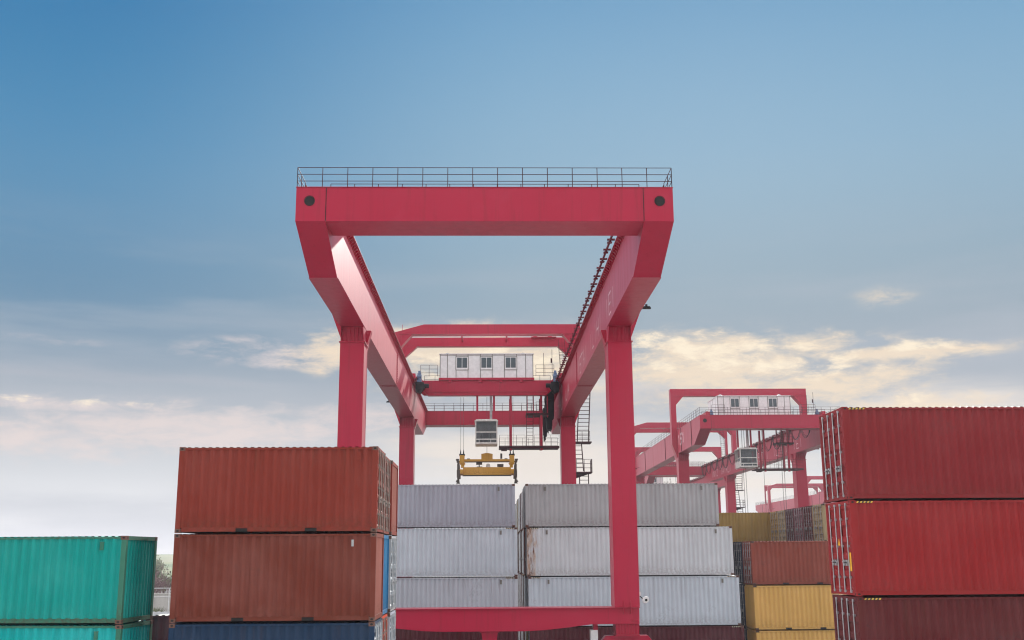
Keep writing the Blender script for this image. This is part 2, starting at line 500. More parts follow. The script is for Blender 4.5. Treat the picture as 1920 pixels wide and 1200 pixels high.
# --- grey front row beyond the crane sill
yG = 65.84
HG = [2.896, 2.896, 2.896, 2.591]
zs = stack_z(HG, .01)
gl = [(1.66, 12.5, P_maroon), (1.69, 12.4, P_grey4), (1.69, 12.4, P_grey2), (1.57, 12.2, P_grey1)]
gr = [(2.4, 12.8, P_maroon), (2.35, 12.69, P_grey2), (2.28, 12.49, P_greyrust), (2.21, 11.8, P_grey3)]
llab = ['dark maroon container under the left column of grey ones, below the red sill', 'blue grey container just above the red sill, left of the dark slot',
        'pale blue grey container in the middle of the left grey column', 'dull grey container on top of the left grey column, under the yellow spreader']
rlab = ['dark maroon container under the right column of grey ones, below the red sill', 'light grey ribbed container just above the sill behind the right crane leg',
        'pale grey container with heavy rust streaks at its left end, behind the right crane leg', 'warm grey container on top of the right grey column']
for i in range(4):
    xr, L, m = gl[i]
    container(llab[i], m, (xr-L/2, yG+W2, zs[i]), L, HG[i], '-', group='grey front row containers', hazard=(1,) if i in (1, 2) else (), vents=(L/2-1.0,) if i else (),
              roofmat=P_roofwhite if i == 2 else None, framemat=m)
    xl, L, m = gr[i]
    container(rlab[i], m, (xl+L/2, yG+W2, zs[i]), L, HG[i], '-', group='grey front row containers', hazard=(-1, 1) if i in (0, 1) else ((-1,) if i == 2 else ()),
              vents=(L/2-1.0, -L/2+1.2) if i else (), roofmat=P_roofwhite if i == 2 else None)
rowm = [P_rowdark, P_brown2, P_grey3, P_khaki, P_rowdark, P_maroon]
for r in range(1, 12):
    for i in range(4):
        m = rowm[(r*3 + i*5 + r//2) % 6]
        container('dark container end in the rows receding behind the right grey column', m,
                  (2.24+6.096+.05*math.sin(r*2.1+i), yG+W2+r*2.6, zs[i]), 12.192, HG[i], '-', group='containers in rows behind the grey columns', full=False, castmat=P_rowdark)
# --- brown and yellow stack right of the grey row
zs = stack_z([2.591]*3)
for r, cfg in enumerate([[(P_yellow, 'lower ochre yellow short container beside the right red stack'), (P_yellow, 'ochre yellow short container under the brown one, beside the right red stack'),
                          (P_brown3, 'red brown short container on top of the two ochre yellow ones')],
                         [(P_navy, 'navy container low behind the ochre yellow ones'), (P_navy, 'navy container end behind the upper ochre yellow one'),
                          (P_navy, 'dark navy container end just left of the red brown one on the yellow ones')]]):
    for i, (m, lab) in enumerate(cfg):
        container(lab, m, (15.93+3.029-.02*i, yG-.02+W2+r*2.5, zs[i]), 6.058, 2.591, '-' if i == 2 or r else '', group='containers right of the grey columns',
                  castmat=P_rowdark, doormat=m)
# --- olive stack and the row of door ends
zs = stack_z([2.591]*4)
dyc = [(P_khaki, 'khaki yellow door end nearest the right red stack in the far row'), (P_wine, 'wine brown door end beside the khaki one in the far row'),
       (P_mauve, 'mauve door end in the middle of the far row'), (P_maroon, 'maroon door end left of the mauve one in the far row'),
       (P_khaki, 'dusty khaki door end second from the olive container'), (P_olive, 'olive door end next to the long olive container')]
for r, (m, lab) in enumerate(dyc):
    for i in range(4):
        container(lab if i == 3 else 'container beneath the far row of door ends', [P_wine, P_grey3, P_maroon, m][i], (23.1+3.029+(r*.04), 74.6+W2+r*2.52, zs[i]), 6.058, 2.591, '-',
                  group='containers in the far row of door ends', full=False, castmat=P_rowdark)
for i in range(4):
    container('long olive yellow container above the red brown one, right of the grey column' if i == 3 else 'container beneath the long olive yellow one',
              [P_wine, P_grey3, P_maroon, P_olive][i], (23.5-6.096, 89.9+W2, zs[i]), 12.192, 2.591, '-', group='olive stack', full=False, castmat=P_rowdark)

# ---------------------------------------------------------------- cranes
ZB, ZT, ZE = 19.19, 22.09, 20.60        # girder bottom, top, end beam bottom
OH, IH, HW, LW = 7.83, 6.59, 7.21, 1.264
Y0, Y1 = 42.19, 114.7                    # outer faces of the end beams
NL, FL = 57.2, 95.9                      # leg centres
YO = NL                                  # crane origin
def sh(mb): return mb.shift(0, -YO, 0)
def k_girder(s):
    mb = MB()
    a, b = sorted((s*IH, s*OH))
    mb.prism([(Y0, ZT-.03), (Y0, ZE), (Y0+3.81, ZB), (Y1-5.6, ZB), (Y1, ZE), (Y1, ZT-.03)], 'x', a, b)
    # top flange overhanging inwards, with the brackets under it
    a, b = sorted((s*(IH-.27), s*(OH+.04)))
    mb.box(a, b, Y0+2.08, Y1-2.08, ZT-.03, ZT)
    y = Y0+2.5
    while y < Y1-2.5:
        xa, xb = s*(IH-.24), s*(IH+.0)
        mb.prism([(xa, ZT-.031), (xb, ZT-.031), (xb, ZT-.26)], 'y', y, y+.09)
        y += .46
    a, b = sorted((s*(IH-.11), s*(IH-.02)))
    # bottom flange lips
    for xx in (IH, OH):
        d = .035 if xx == OH else -.03
        a, b = sorted((s*xx, s*(xx+d)))
        mb.box(a, b, Y0+3.9, Y1-5.7, ZB-.004, ZB+.03)
    return sh(mb)
def k_rail(s):
    mb = MB(); a, b = sorted((s*(IH-.04), s*(IH+.06)))
    mb.box(a, b, Y0+2.2, Y1-2.2, ZT, ZT+.13)
    return sh(mb)
def k_splice(s):
    mb = MB(); yc = 77.1
    for xx, d in ((IH, -.014), (OH, .014)):
        a, b = sorted((s*xx, s*(xx+d))); mb.box(a, b, yc-.28, yc+.28, ZB+.1, ZT-.3)
    mb.box(*sorted((s*(IH+.05), s*(OH-.05))), yc-.28, yc+.28, ZB-.02, ZB-.002)
    for dy in (-.2, -.08, .08, .2):
        z = ZB+.2
        while z < ZT-.4:
            mb.tube((s*(IH-.01), yc+dy, z), (s*(IH-.05), yc+dy, z), .028, 5); z += .13
        x = IH+.12
        while x < OH-.1:
            mb.tube((s*x, yc+dy, ZB-.015), (s*x, yc+dy, ZB-.05), .026, 5); x += .13
    return sh(mb)
def k_seams(s, y):
    mb = MB()
    if 1:
        a, b = sorted((s*OH, s*(OH+.05))); mb.box(a, b, y-.05, y+.05, ZB+.04, ZT-.04)
    return sh(mb)
def k_endbeam(near):
    mb = MB()
    ya, yb = (Y0, Y0+2.066) if near else (Y1-2.066, Y1)
    mb.box(-IH, IH, ya+.003, yb, ZE, ZT-.03)
    # top plate and splice plates
    mb.box(-OH-.02, OH+.02, ya-.03, yb+.03, ZT-.028, ZT)
    for s in (-1, 1):
        f = ya if near else yb
        d = -1 if near else 1
        mb.box(*sorted((s*(IH-.02), s*(IH+.02))), *sorted((f, f+d*.008)), ZE+.02, ZT-.04)
        mb.box(*sorted((s*(IH-.0), s*(IH-.55))), ya+.2, yb-.2, ZE-.012, ZE-.001)
    return sh(mb)
def k_seam(s, near):
    mb = MB(); f, d = (Y0, -1) if near else (Y1, 1)
    mb.box(*sorted((s*(IH-.018), s*(IH+.018))), *sorted((f+d*.0085, f+d*.011)), ZE+.02, ZT-.04)
    return sh(mb)
def k_hole(s, near):
    mb = MB(); y = Y0 if near else Y1; d = -1 if near else 1
    c = (s*(OH-.56), y, 21.48); n = 18
    pts = [(c[0]+.2*math.cos(2*math.pi*i/n), y+d*.006, c[2]+.2*math.sin(2*math.pi*i/n)) for i in range(n)]
    mb.add(pts, [tuple(range(n))], 1)
    for i in range(n):
        t0, t1 = 2*math.pi*i/n, 2*math.pi*(i+1)/n
        q = []
        for t, r_, e in ((t0, .2, .03), (t1, .2, .03), (t1, .225, .03), (t0, .225, .03)):
            q.append((c[0]+r_*math.cos(t), y+d*e, c[2]+r_*math.sin(t)))
        mb.add(q, [(0, 1, 2, 3)], 0)
        q = []
        for t, r_, e in ((t0, .225, .03), (t1, .225, .03), (t1, .225, 0), (t0, .225, 0)):
            q.append((c[0]+r_*math.cos(t), y+d*e, c[2]+r_*math.sin(t)))
        mb.add(q, [(0, 1, 2, 3)], 0)
    return sh(mb)
def railrun(mb, pts, step, h=.86, r=.015, bars=3):
    for a, b in zip(pts, pts[1:]):
        a = Vector(a); b = Vector(b); n = max(1, round((b-a).length/step))
        for i in range(n+1):
            p = a.lerp(b, i/n); mb.tube(p, p+Vector((0, 0, h)), r*1.15, 5)
        for k in range(bars):
            z = Vector((0, 0, h*(1-k*.345))); mb.tube(a+z, b+z, r, 5)
def k_railend(near):
    mb = MB(); f = Y0+.04 if near else Y1-.04; d = 1 if near else -1
    railrun(mb, [(-OH+.02, f, ZT), (OH-.02, f, ZT)], 1.06)
    for s in (-1, 1): railrun(mb, [(s*(OH-.02), f, ZT), (s*(OH-.02), f+d*1.9, ZT)], 1.0)
    return sh(mb)
def k_railinner(near):
    mb = MB(); f = Y0+2.0 if near else Y1-2.0
    railrun(mb, [(-6.72, f, ZT), (6.72, f, ZT)], 1.06, bars=2, h=.84)
    return sh(mb)
def k_railside(s):
    mb = MB(); railrun(mb, [(s*OH, Y0+2.2, ZT), (s*OH, NL-.9, ZT)], 1.3)
    railrun(mb, [(s*OH, NL+.9, ZT), (s*OH, FL-.9, ZT)], 1.3); railrun(mb, [(s*OH, FL+.9, ZT), (s*OH, Y1-2.2, ZT)], 1.3)
    return sh(mb)
def k_stop(s, near):
    mb = MB(); y = Y0+2.35 if near else Y1-2.35
    a, b = sorted((s*(IH-.05), s*(IH+.2)))
    mb.box(a, b, y-.1, y+.1, ZT, ZT+.42); mb.tube((s*(IH+.07), y+(.1 if near else -.1), ZT+.3), (s*(IH+.07), y+(.4 if near else -.4), ZT+.3), .09, 8)
    return sh(mb)
def k_leg(s, y):
    mb = MB(); hd = .8
    mb.box(s*HW-LW/2, s*HW+LW/2, y-hd, y+hd, 4.46, ZB-.001)
    # collar and its stiffeners under the girder
    mb.box(s*HW-LW/2-.07, s*HW+LW/2+.07, y-hd-.07, y+hd+.07, ZB-.86, ZB-.80)
    for i in range(6):
        x = s*HW-LW/2+.1+i*(LW-.2)/5
        mb.box(x-.015, x+.015, y-hd-.055, y-hd+.0, ZB-.79, ZB-.02)
    # haunches front and back of the leg top
    for d in (-1, 1):
        ys = y+d*hd
        for xx in (s*HW-LW/2+.02, s*HW+LW/2-.06):
            mb.prism([(ys, ZB-.02), (ys+d*1.5, ZB-.02), (ys, ZB-1.3)] if d > 0 else [(ys, ZB-.02), (ys-.35, ZB-.02), (ys, ZB-.75)], 'x', xx, xx+.04)
    mb.prism([(s*(HW-LW/2), ZB-.02), (s*(HW-LW/2-.28), ZB-.02), (s*(HW-LW/2), ZB-1.0)], 'y', y+.1, y+hd-.1)
    # corner angle strips
    for d in (-1, 1):
        for e in (-1, 1):
            x = s*HW + d*(LW/2)
            mb.box(*sorted((x, x+d*.012)), *sorted((y+e*hd, y+e*(hd-.09))), 4.5, ZB-.9)
    return sh(mb)
def k_sill(y):
    mb = MB()
    p = [(-OH, 4.44), (-OH, 3.63), (-5.6, 3.63), (-4.4, 3.47), (-3.2, 3.35), (-2.2, 3.31), (1.9, 3.31), (2.9, 3.35), (4.1, 3.47), (5.4, 3.63), (OH, 3.63), (OH, 4.44)]
    mb.prism(p, 'y', y-.72, y+.72)
    mb.box(-OH-.03, OH+.03, y-.86, y+.86, 4.425, 4.455)
    for s in (-1, 1):
        for dx in (-.18, .18):
            mb.box(s*HW+dx-.02, s*HW+dx+.02, y-.86, y-.70, 4.12, 4.78)
        mb.box(s*(OH-.42), s*(OH-.05), y-.76, y-.72, 3.78, 3.84)
    return sh(mb)
def k_stub(y):
    mb = MB(); mb.prism([(-.28, 3.305), (.58, 3.305), (.42, 2.2), (-.1, 2.2)], 'y', y-.45, y+.45)
    mb.box(-.35, .65, y-.5, y+.5, 3.25, 3.309); return sh(mb)
def k_equal(s, y):
    mb = MB(); mb.prism([(s*HW-.62, 3.628), (s*HW+.62, 3.628), (s*HW+.6, 3.1), (s*HW-.55, 3.1)], 'y', y-.6, y+.6)
    for i in range(8):
        x = s*HW-.5+i*.145; mb.box(x-.02, x+.02, y-.64, y-.6, 3.13, 3.6)
    mb.box(s*HW-.6, s*HW+.62, y-.68, y+.68, 3.04, 3.1)
    return sh(mb)
def k_bogie(s, y):
    mb = MB(); x = s*HW
    mb.prism([(x-2.3, 1.0), (x-2.3, 1.5), (x-1.1, 3.03), (x+1.1, 3.03), (x+2.3, 1.5), (x+2.3, 1.0)], 'y', y-.32, y+.32)
    mb.box(x-2.5, x+2.5, y-.4, y+.4, .62, 1.0)
    return sh(mb)
def k_wheel(x, y):
    mb = MB(); mb.tube((x, y-.1, .5), (x, y+.1, .5), .34, 20); mb.tube((x, y-.14, .5), (x, y-.1, .5), .38, 20); return sh(mb)
PH = 8.5
PTS = {True: (27.75, 26.88), False: (27.22, 26.36)}
def k_portal(far):
    mb = MB(); y = FL if far else NL; d = .55; PT, PB = PTS[far]
    for s in (-1, 1):
        q = [(s*(OH+.012), ZB+.25), (s*(OH+.012), PB), (s*PH, PB), (s*PH, ZB+1.1), (s*(OH+.05), ZB-.55), (s*(OH+.012), ZB-.55)]
        mb.prism(q, 'y', y-d, y+d)
        mb.prism([(s*(OH+.012), PB), (s*(OH-1.0), PB), (s*(OH+.012), PB-1.15)], 'y', y-d+.03, y+d-.03)   # inner corner
        mb.box(*sorted((s*(OH+.02), s*(PH+.02))), y-d-.02, y-d, 22.3, 22.36)
    if far: q = [(-PH, PB), (-PH, PT-.75), (-5.8, PT), (PH, PT), (PH, PB)]
    else: q = [(-PH, PB), (-PH, PT), (PH, PT), (PH, PB)]
    mb.prism(q, 'y', y-d, y+d)
    mb.box(-PH+.4, PH-.0, y-d-.04, y+d+.04, PB-.025, PB-.002)
    for s in (-1, 1): mb.box(*sorted((s*(OH-.05), s*(OH-.09))), y-d-.012, y-d, PB, PT-.02)
    return sh(mb)
def k_portal2():
    """narrower frame just beyond the far portal, standing on the girders"""
    mb = MB(); y = 100.9; d = .35; o, i = 8.2, 7.88; PT, PB = 27.6, 26.72
    for s in (-1, 1):
        mb.prism([(s*i, ZT+.0), (s*o, ZT), (s*o, PB), (s*i, PB)], 'y', y-d, y+d)
        mb.prism([(s*i, PB), (s*(i-1.15), PB), (s*i, PB-1.05)], 'y', y-d, y+d)
        mb.box(*sorted((s*(OH+.035), s*o)), y-d, y+d, ZT-.5, ZT)
    mb.box(-o, o, y-d, y+d, PB, PT-.02)
    for x in (-7.9, -2.4, 1.8, 7.9):
        mb.bar((x, FL+.55, PB+.5), (x, y-d, PB+.5), .16, .16)
    for x in (4.6, 6.0): mb.box(x-.18, x+.18, y-d-.25, y+d+.25, PT-.02, PT+.18)
    mb.box(4.2, 6.6, y-d-.5, y-d, PT-.12, PT-.04)
    return sh(mb)
def ladder(mb, a, b, w, axis, r=.022, step=.3, cage=False):
    a = Vector(a); b = Vector(b); o = Vector((w/2, 0, 0)) if axis == 'x' else Vector((0, w/2, 0))
    mb.tube(a-o, b-o, r, 5); mb.tube(a+o, b+o, r, 5)
    n = int((b-a).length/step)
    for i in range(1, n): 
        p = a.lerp(b, i/n); mb.tube(p-o, p+o, r*.7, 4)
    if cage:
        q = Vector((0, -.65, 0)) if axis == 'x' else Vector((.65, 0, 0))
        for i in range(2, n, 3):
            p = a.lerp(b, i/n)
            mb.path([p-o, p-o+q*.7, p+q, p+o+q*.7, p+o], r*.6, 4)
        for s in (-.9, 0, .9): mb.tube(a.lerp(b, 2/n)+o*s+q*(1-.3*abs(s)), b+o*s+q*(1-.3*abs(s)), r*.5, 4)
def k_portalladder():
    mb = MB(); ladder(mb, (7.35, 99.9, 22.3), (7.05, 99.9, 27.2), .6, 'x', cage=True); return sh(mb)
def k_legladder():
    """stairs and landings on the outer side of the far right leg"""
    mb = MB()
    ladder(mb, (8.55, FL-.2, 17.0), (8.85, FL-.2, 22.3), 1.0, 'x', r=.05, step=.34)
    ladder(mb, (8.15, FL-.5, 14.35), (8.0, FL-.5, 17.0), .8, 'x', r=.05, step=.34)
    ladder(mb, (8.6, FL-.2, 4.5), (8.6, FL-.2, 14.3), .8, 'x', r=.05, step=.34)
    mb.box(7.86, 9.3, FL-.8, FL+.8, 16.88, 16.98); mb.box(7.86, 9.3, FL-.8, FL+.8, 14.2, 14.3)
    mb.prism([(7.84, 13.75), (9.2, 14.2), (7.84, 14.2)], 'y', FL-.1, FL+.1)
    railrun(mb, [(7.9, FL-.78, 14.3), (9.28, FL-.78, 14.3), (9.28, FL+.78, 14.3)], .6, 1.1, .02)
    railrun(mb, [(7.9, FL+.78, 16.98), (9.28, FL+.78, 16.98)], .6, 1.1, .02)
    return sh(mb)
def k_track():
    """festoon track carried on brackets inside the right girder"""
    mb = MB(); x = IH-.52
    mb.box(x-.04, x+.04, Y0+1.0, Y1-1.0, ZT-.05, ZT+.05)
    y = Y0+2.6
    while y < Y1-2.4:
        mb.box(x-.13, IH-.27, y-.09, y+.09, ZT+.051, ZT+.11); mb.box(x-.13, x+.1, y-.14, y+.14, ZT-.09, ZT-.051); y += 1.75
    return sh(mb)
def k_festoon(yt):
    mb = MB(); ye = Y1-3.2; n = 15; p = (ye-yt)/n; x = IH-.52
    drop = 2.9 if p < 2 else 1.55
    for off in (-.07, .0, .08):
        pts = []
        for i in range(n):
            for j in range(9):
                t = j/8; w = 1-abs(2*t-1)**2.4
                pts.append((x-.2+off + .06*math.sin(i*2.3), yt+(i+t)*p, ZT-.2 - drop*w*(1-.12*math.sin(i*1.7+off*9))))
        mb.path(pts, .036 if p < 2 else .026, 5)
    for i in range(n+1): mb.box(x-.24, x+.02, yt+i*p-.1, yt+i*p+.1, ZT-.26, ZT-.091)
    if p < 2:
        mb.box(x-.9, x-.3, yt-1.0, yt+.9, ZT-1.5, ZT-.3)
        mb.prism([(x-.75, ZT-4.1), (x-.35, ZT-4.1), (x-.2, ZT-1.2), (x-.95, ZT-1.2)], 'y', yt-.5, yt+.6)
    return sh(mb)
STROKE = {'I': [((.5,0),(.5,1))], 'N': [((0,0),(0,1)),((0,1),(1,0)),((1,0),(1,1))], 'E': [((0,0),(0,1)),((0,1),(1,1)),((0,.5),(.8,.5)),((0,0),(1,0))],
 'T': [((.5,0),(.5,1)),((0,1),(1,1))], 'Z': [((0,1),(1,1)),((1,1),(0,0)),((0,0),(1,0))], 'A': [((0,0),(.5,1)),((.5,1),(1,0)),((.2,.4),(.8,.4))],
 'K': [((0,0),(0,1)),((0,.45),(1,1)),((.3,.6),(1,0))], 'U': [((0,1),(0,0)),((0,0),(1,0)),((1,0),(1,1))], 'H': [((0,0),(0,1)),((1,0),(1,1)),((0,.5),(1,.5))],
 'L': [((0,1),(0,0)),((0,0),(1,0))], 'B': [((0,0),(0,1)),((0,1),(.9,.9)),((.9,.9),(0,.5)),((0,.5),(1,.3)),((1,.3),(1,.05)),((1,.05),(0,0))],
 '1': [((.5,0),(.5,1)),((.15,.78),(.5,1))], '5': [((1,1),(0,1)),((0,1),(0,.55)),((0,.55),(.8,.55)),((.8,.55),(1,.3)),((1,.3),(.75,0)),((.75,0),(0,0))]}
def letters(mb, text, x, nx, ystart, dy, z0, h, w, t):
    """strokes laid on a web at x; the text runs along dy*y"""
    y = ystart
    for ch in text:
        if ch == ' ': y += dy*w*1.5; continue
        for a, b in STROKE[ch]:
            p = Vector((x+nx*.008, y+dy*a[0]*w*.72, z0+a[1]*h)); q = Vector((x+nx*.008, y+dy*b[0]*w*.72, z0+b[1]*h))
            d = (q-p).normalized(); n = Vector((nx, 0, 0)).cross(d)*t/2
            mb.add([p-n, q-n, q+n, p+n], [(0, 1, 2, 3)])
        y += dy*w
def k_text():
    mb = MB(); letters(mb, 'INIZ TAIKUI ILIA', IH, -1, 106.5, -1, ZB+.5, 1.0, 1.3, .13)
    letters(mb, 'I5TAI ILIHI IEI', IH, -1, 76.0, -1, ZB+.45, 1.1, 1.45, .10); return sh(mb)
def k_number():
    mb = MB(); letters(mb, '151', -OH, -1, 56.2, -1, ZB+.95, 1.2, 1.5, .26); return sh(mb)
def k_flood(x, y, z, s):
    mb = MB(); mb.tube((x, y, z+.15), (x+s*.5, y, z), .025, 5)
    mb.prism([(x+s*.42, z-.12), (x+s*.84, z-.12), (x+s*.78, z-.02), (x+s*.46, z-.02)], 'y', y-.13, y+.13)
    mb.tube((x+s*.62, y, z-.02), (x+s*.62, y, z+.1), .06, 8)
    return sh(mb)
def k_cctv():
    mb = MB(); y = NL-.55
    mb.box(OH-.03, OH+.12, y-.08, y+.08, 5.02, 5.22); mb.tube((OH+.06, y, 5.03), (OH+.22, y-.1, 4.86), .025, 6, 1)
    n = Vector((.25, -.9, -.25)).normalized(); c = Vector((OH+.34, y-.1, 4.84))
    for a, ra, b, rb in ((-.22, .05, -.02, .15), (-.02, .15, .06, .19), (.06, .19, .1, .17)): mb.tube(c+n*a, c+n*b, ra, 12, 0, rb)
    mb.tube(c+n*.1, c+n*.13, .065, 10, 1)
    return sh(mb)
def k_buffer(y):
    mb = MB(); mb.box(5.35, 5.72, y-.3, y+.3, 2.2, 3.32); mb.box(5.5, 5.72, y-.302, y+.302, 3.321, 3.628, 1); return sh(mb)

def crane(label, loc, trolley_y, number=False):
    t = thing('gantry_crane', label, 'crane', loc, 0, 'red gantry cranes of the container yard')
    B = .02
    for s in (-1, 1):
        g = obj('girder', ('girder', s), lambda: k_girder(s), M_crane, t)
        obj('trolley_rail', ('trail', s), lambda: k_rail(s), M_steel, g)
        obj('splice_plate', ('splice', s), lambda: k_splice(s), M_crane, g)
        for y in (47.4, 54.0, 66.0, 84.5, 99.0, 106.0): obj('web_stiffener', ('seams', s, y), lambda: k_seams(s, y), M_rail, g)
        obj('railing', ('rside', s), lambda: k_railside(s), M_rail, g)
        if s > 0: obj('lettering', ('text',), k_text, M_lettering, g)
        elif number: obj('lettering', ('number',), k_number, M_lettering, g)
        for near in (True, False): obj('buffer_stop', ('stop', s, near), lambda: k_stop(s, near), M_crane, g)
    for near in (True, False):
        e = obj('end_beam', ('endbeam', near), lambda: k_endbeam(near), M_crane, t, B)
        obj('railing', ('rend', near), lambda: k_railend(near), M_rail, e)
        obj('railing', ('rinn', near), lambda: k_railinner(near), M_rail, e)
        for s in (-1, 1): obj('weld_seam', ('seam', s, near), lambda: k_seam(s, near), M_rail, e)
        for s in (-1, 1): obj('inspection_hole', ('hole', s, near), lambda: k_hole(s, near), [M_rail, M_hole], e)
        y = NL if near else FL
        for s in (-1, 1):
            obj('leg', ('leg', s, near), lambda: k_leg(s, y), M_crane, t, B)
        sl = obj('sill_beam', ('sill', near), lambda: k_sill(y), M_crane, t, B)
        obj('cable_guide', ('stub', near), lambda: k_stub(y), M_crane, sl)
        obj('buffer_post', ('buf', near), lambda: k_buffer(y), [M_white, M_crane], sl)
        for s in (-1, 1):
            obj('equalizer', ('eq', s, near), lambda: k_equal(s, y), M_crane, sl)
            b = obj('bogie', ('bog', s, near), lambda: k_bogie(s, y), M_crane, t, B)
            for dx in (-1.7, -.6, .6, 1.7): obj('wheel', ('wh', s, near, dx), lambda: k_wheel(s*HW+dx, y), M_dark, b)
        obj('portal_frame', ('portal', near), lambda: k_portal(not near), M_crane, t, B)
    p = obj('upper_frame', ('portal2',), k_portal2, M_crane, t, B)
    obj('caged_ladder', ('pladder',), k_portalladder, M_rail, p)
    obj('leg_stairs', ('legladder',), k_legladder, M_rail, t)
    obj('festoon_track', ('track',), k_track, M_track, t)
    obj('festoon_cable', ('festoon', trolley_y), lambda: k_festoon(trolley_y+1.5), M_cable, t)
    for i, (x, y, z, s) in enumerate([(OH-.35, 52.3, ZB+.15, 1), (-OH, 91.0, ZB+.9, -1), (OH+.3, 97.0, 21.6, 1)]):
        obj('floodlight', ('flood', i), lambda: k_flood(x, y, z, s), M_dark, t)
    obj('security_camera', ('cctv',), k_cctv, [M_white, M_dark], t)
    return t

# ---- trolley: origin at middle of girder top, moving along y
TZ = ZT
def t_frame():
    mb = MB()
    for y in (-.2, 4.6):
        p = [(-6.9, 0.62), (-6.9, .2), (-6.0, -.35), (-5.3, -1.2), (5.3, -1.2), (6.0, -.35), (6.9, .2), (6.9, .62), (5.6, .62), (5.4, .17), (-5.4, .17), (-5.6, .62)]
        p = [(-6.75, .5), (-6.75, .2), (-5.9, -.55), (-5.2, -1.2), (5.2, -1.2), (5.9, -.55), (6.75, .2), (6.75, .5), (6.0, .5), (5.7, .14), (-5.7, .14), (-6.0, .5)]
        if y > 1: p = [(x, max(z, -.45)) for x, z in p]
        mb.prism(p, 'y', y, y+.5)
        if y < 1: mb.box(-5.25, 5.25, y-.06, y+.56, -1.215, -1.19); mb.box(-5.3, 5.3, y-.06, y+.56, -.9, -.875)
    for x in (-4.6, 0, 4.6): mb.box(x-.25, x+.25, .31, 4.59, -.5, .1)
    for s in (-1, 1): mb.box(*sorted((s*6.3, s*6.75)), -1.2, 6.2, .2, .62)
    mb.box(-4.3, 4.15, -.35, 5.4, .145, .36)
    for x in (-3.3, -.6, 1.2, 3.0): mb.box(x-.12, x+.12, -.33, -.2, -.06, .144)
    return mb
def t_wheel(s, y):
    mb = MB(); mb.tube((s*6.59-.1, y, .36), (s*6.59+.1, y, .36), .24, 16); return mb
def t_motor(s):
    mb = MB(); x = s*6.0
    mb.tube((x, -.5, .15), (x, -.5, .75), .17, 10); mb.tube((x, -.5, .75), (x, -.5, .95), .11, 10); mb.tube((x-.2, -.5, .42), (x+.2, -.5, .42), .2, 10)
    mb.box(x-.2, x+.2, -.7, -.3, -.1, .15)
    return mb
def t_drive(s):
    mb = MB(); a, b = sorted((s*5.7, s*6.35))
    mb.prism([(s*5.6, -.1), (s*6.3, -.1), (s*6.3, -.95), (s*5.9, -1.1), (s*5.5, -.6)], 'y', -.9, -.21)
    mb.tube((s*5.55, -.6, -.4), (s*5.15, -.6, -.4), .2, 10)
    return mb
def t_house():
    mb = MB(); x0, x1, y0, y1, z0, z1 = -4.2, 4.05, -.1, 5.3, .361, 2.52
    mb.box(x0, x1, y0, y1, z0, z1)
    mb.box(x0-.08, x1+.08, y0-.08, y1+.08, z1, z1+.05)
    return mb
def t_seams():
    mb = MB(); y = -.1
    for x in (-3.55, -2.78, -1.72, -.62, .43, 1.5, 2.6, 3.4):
        mb.box(x-.026, x+.026, y-.018, y, .37, 2.5)
    for x in (-4.2, 4.05): mb.box(x-.03, x+.03, y-.02, y+.03, .37, 2.52)
    mb.box(-4.2, 4.05, y-.016, y, 2.40, 2.43)
    for yy in (1.2, 2.6, 4.0): mb.box(-4.215, -4.2, yy-.018, yy+.018, .37, 2.5)
    return mb
def t_win(x):
    mb = MB(); y = -.118; w, z0, z1 = .52, 1.12, 2.26
    for a, b, c, d in ((x-w, x-w+.07, z0, z1), (x+w-.07, x+w, z0, z1), (x-w+.07, x+w-.07, z0, z0+.16), (x-w+.07, x+w-.07, z1-.06, z1), (x-.02, x+.02, z0+.16, z1-.06)):
        mb.box(a, b, y-.03, y, c, d)
    return mb
def t_winseal(x):
    mb = MB(); y = -.102; w, z0, z1 = .58, 1.06, 2.32; mb.box(x-w, x+w, y-.014, y, z0, z1); return mb
def t_pane(x):
    mb = MB(); y = -.118; w, z0, z1 = .44, 1.29, 2.19; mb.box(x-w, x+w, y-.014, y, z0, z1); return mb
def t_vent(x):
    mb = MB(); mb.tube((x, 1.2, 2.57), (x, 1.2, 2.72), .14, 10); mb.tube((x, 1.2, 2.72), (x, 1.2, 2.88), .36, 12, 0, .06); return mb
def t_rail():
    mb = MB(); railrun(mb, [(-5.9, -.3, .5), (-4.4, -.3, .5)], .7, 1.0, .016); railrun(mb, [(4.3, -.3, .5), (5.9, -.3, .5)], .7, 1.0, .016)
    railrun(mb, [(-5.9, 5.4, .5), (5.9, 5.4, .5)], 1.0, 1.0, .016)
    mb.tube((5.0, -.2, .5), (5.0, -.2, 2.6), .02, 5); mb.tube((5.75, -.2, .5), (5.75, -.2, 2.9), .02, 5); mb.box(5.62, 5.74, -.25, -.15, 1.7, 2.1)
    return mb
HANG = [(-.9, .09, .1, .3, -3.3), (.58, .09, .1, .3, -3.3), (2.05, .1, .1, .32, -6.0), (4.75, .1, .1, .32, -6.0), (2.05, .1, 2.0, 2.22, -5.85), (4.75, .1, 2.0, 2.22, -5.85),
        (3.5, .05, .12, .26, -3.1), (4.05, .05, .12, .26, -3.1), (5.3, .05, .12, .26, -3.1)]
def t_hang(x, w, y0, y1, z):
    mb = MB(); mb.box(x-w, x+w, y0, y1, z, -1.2); return mb
def t_duct():
    mb = MB(); mb.box(.2, .42, .5, .8, -3.3, -1.2); return mb
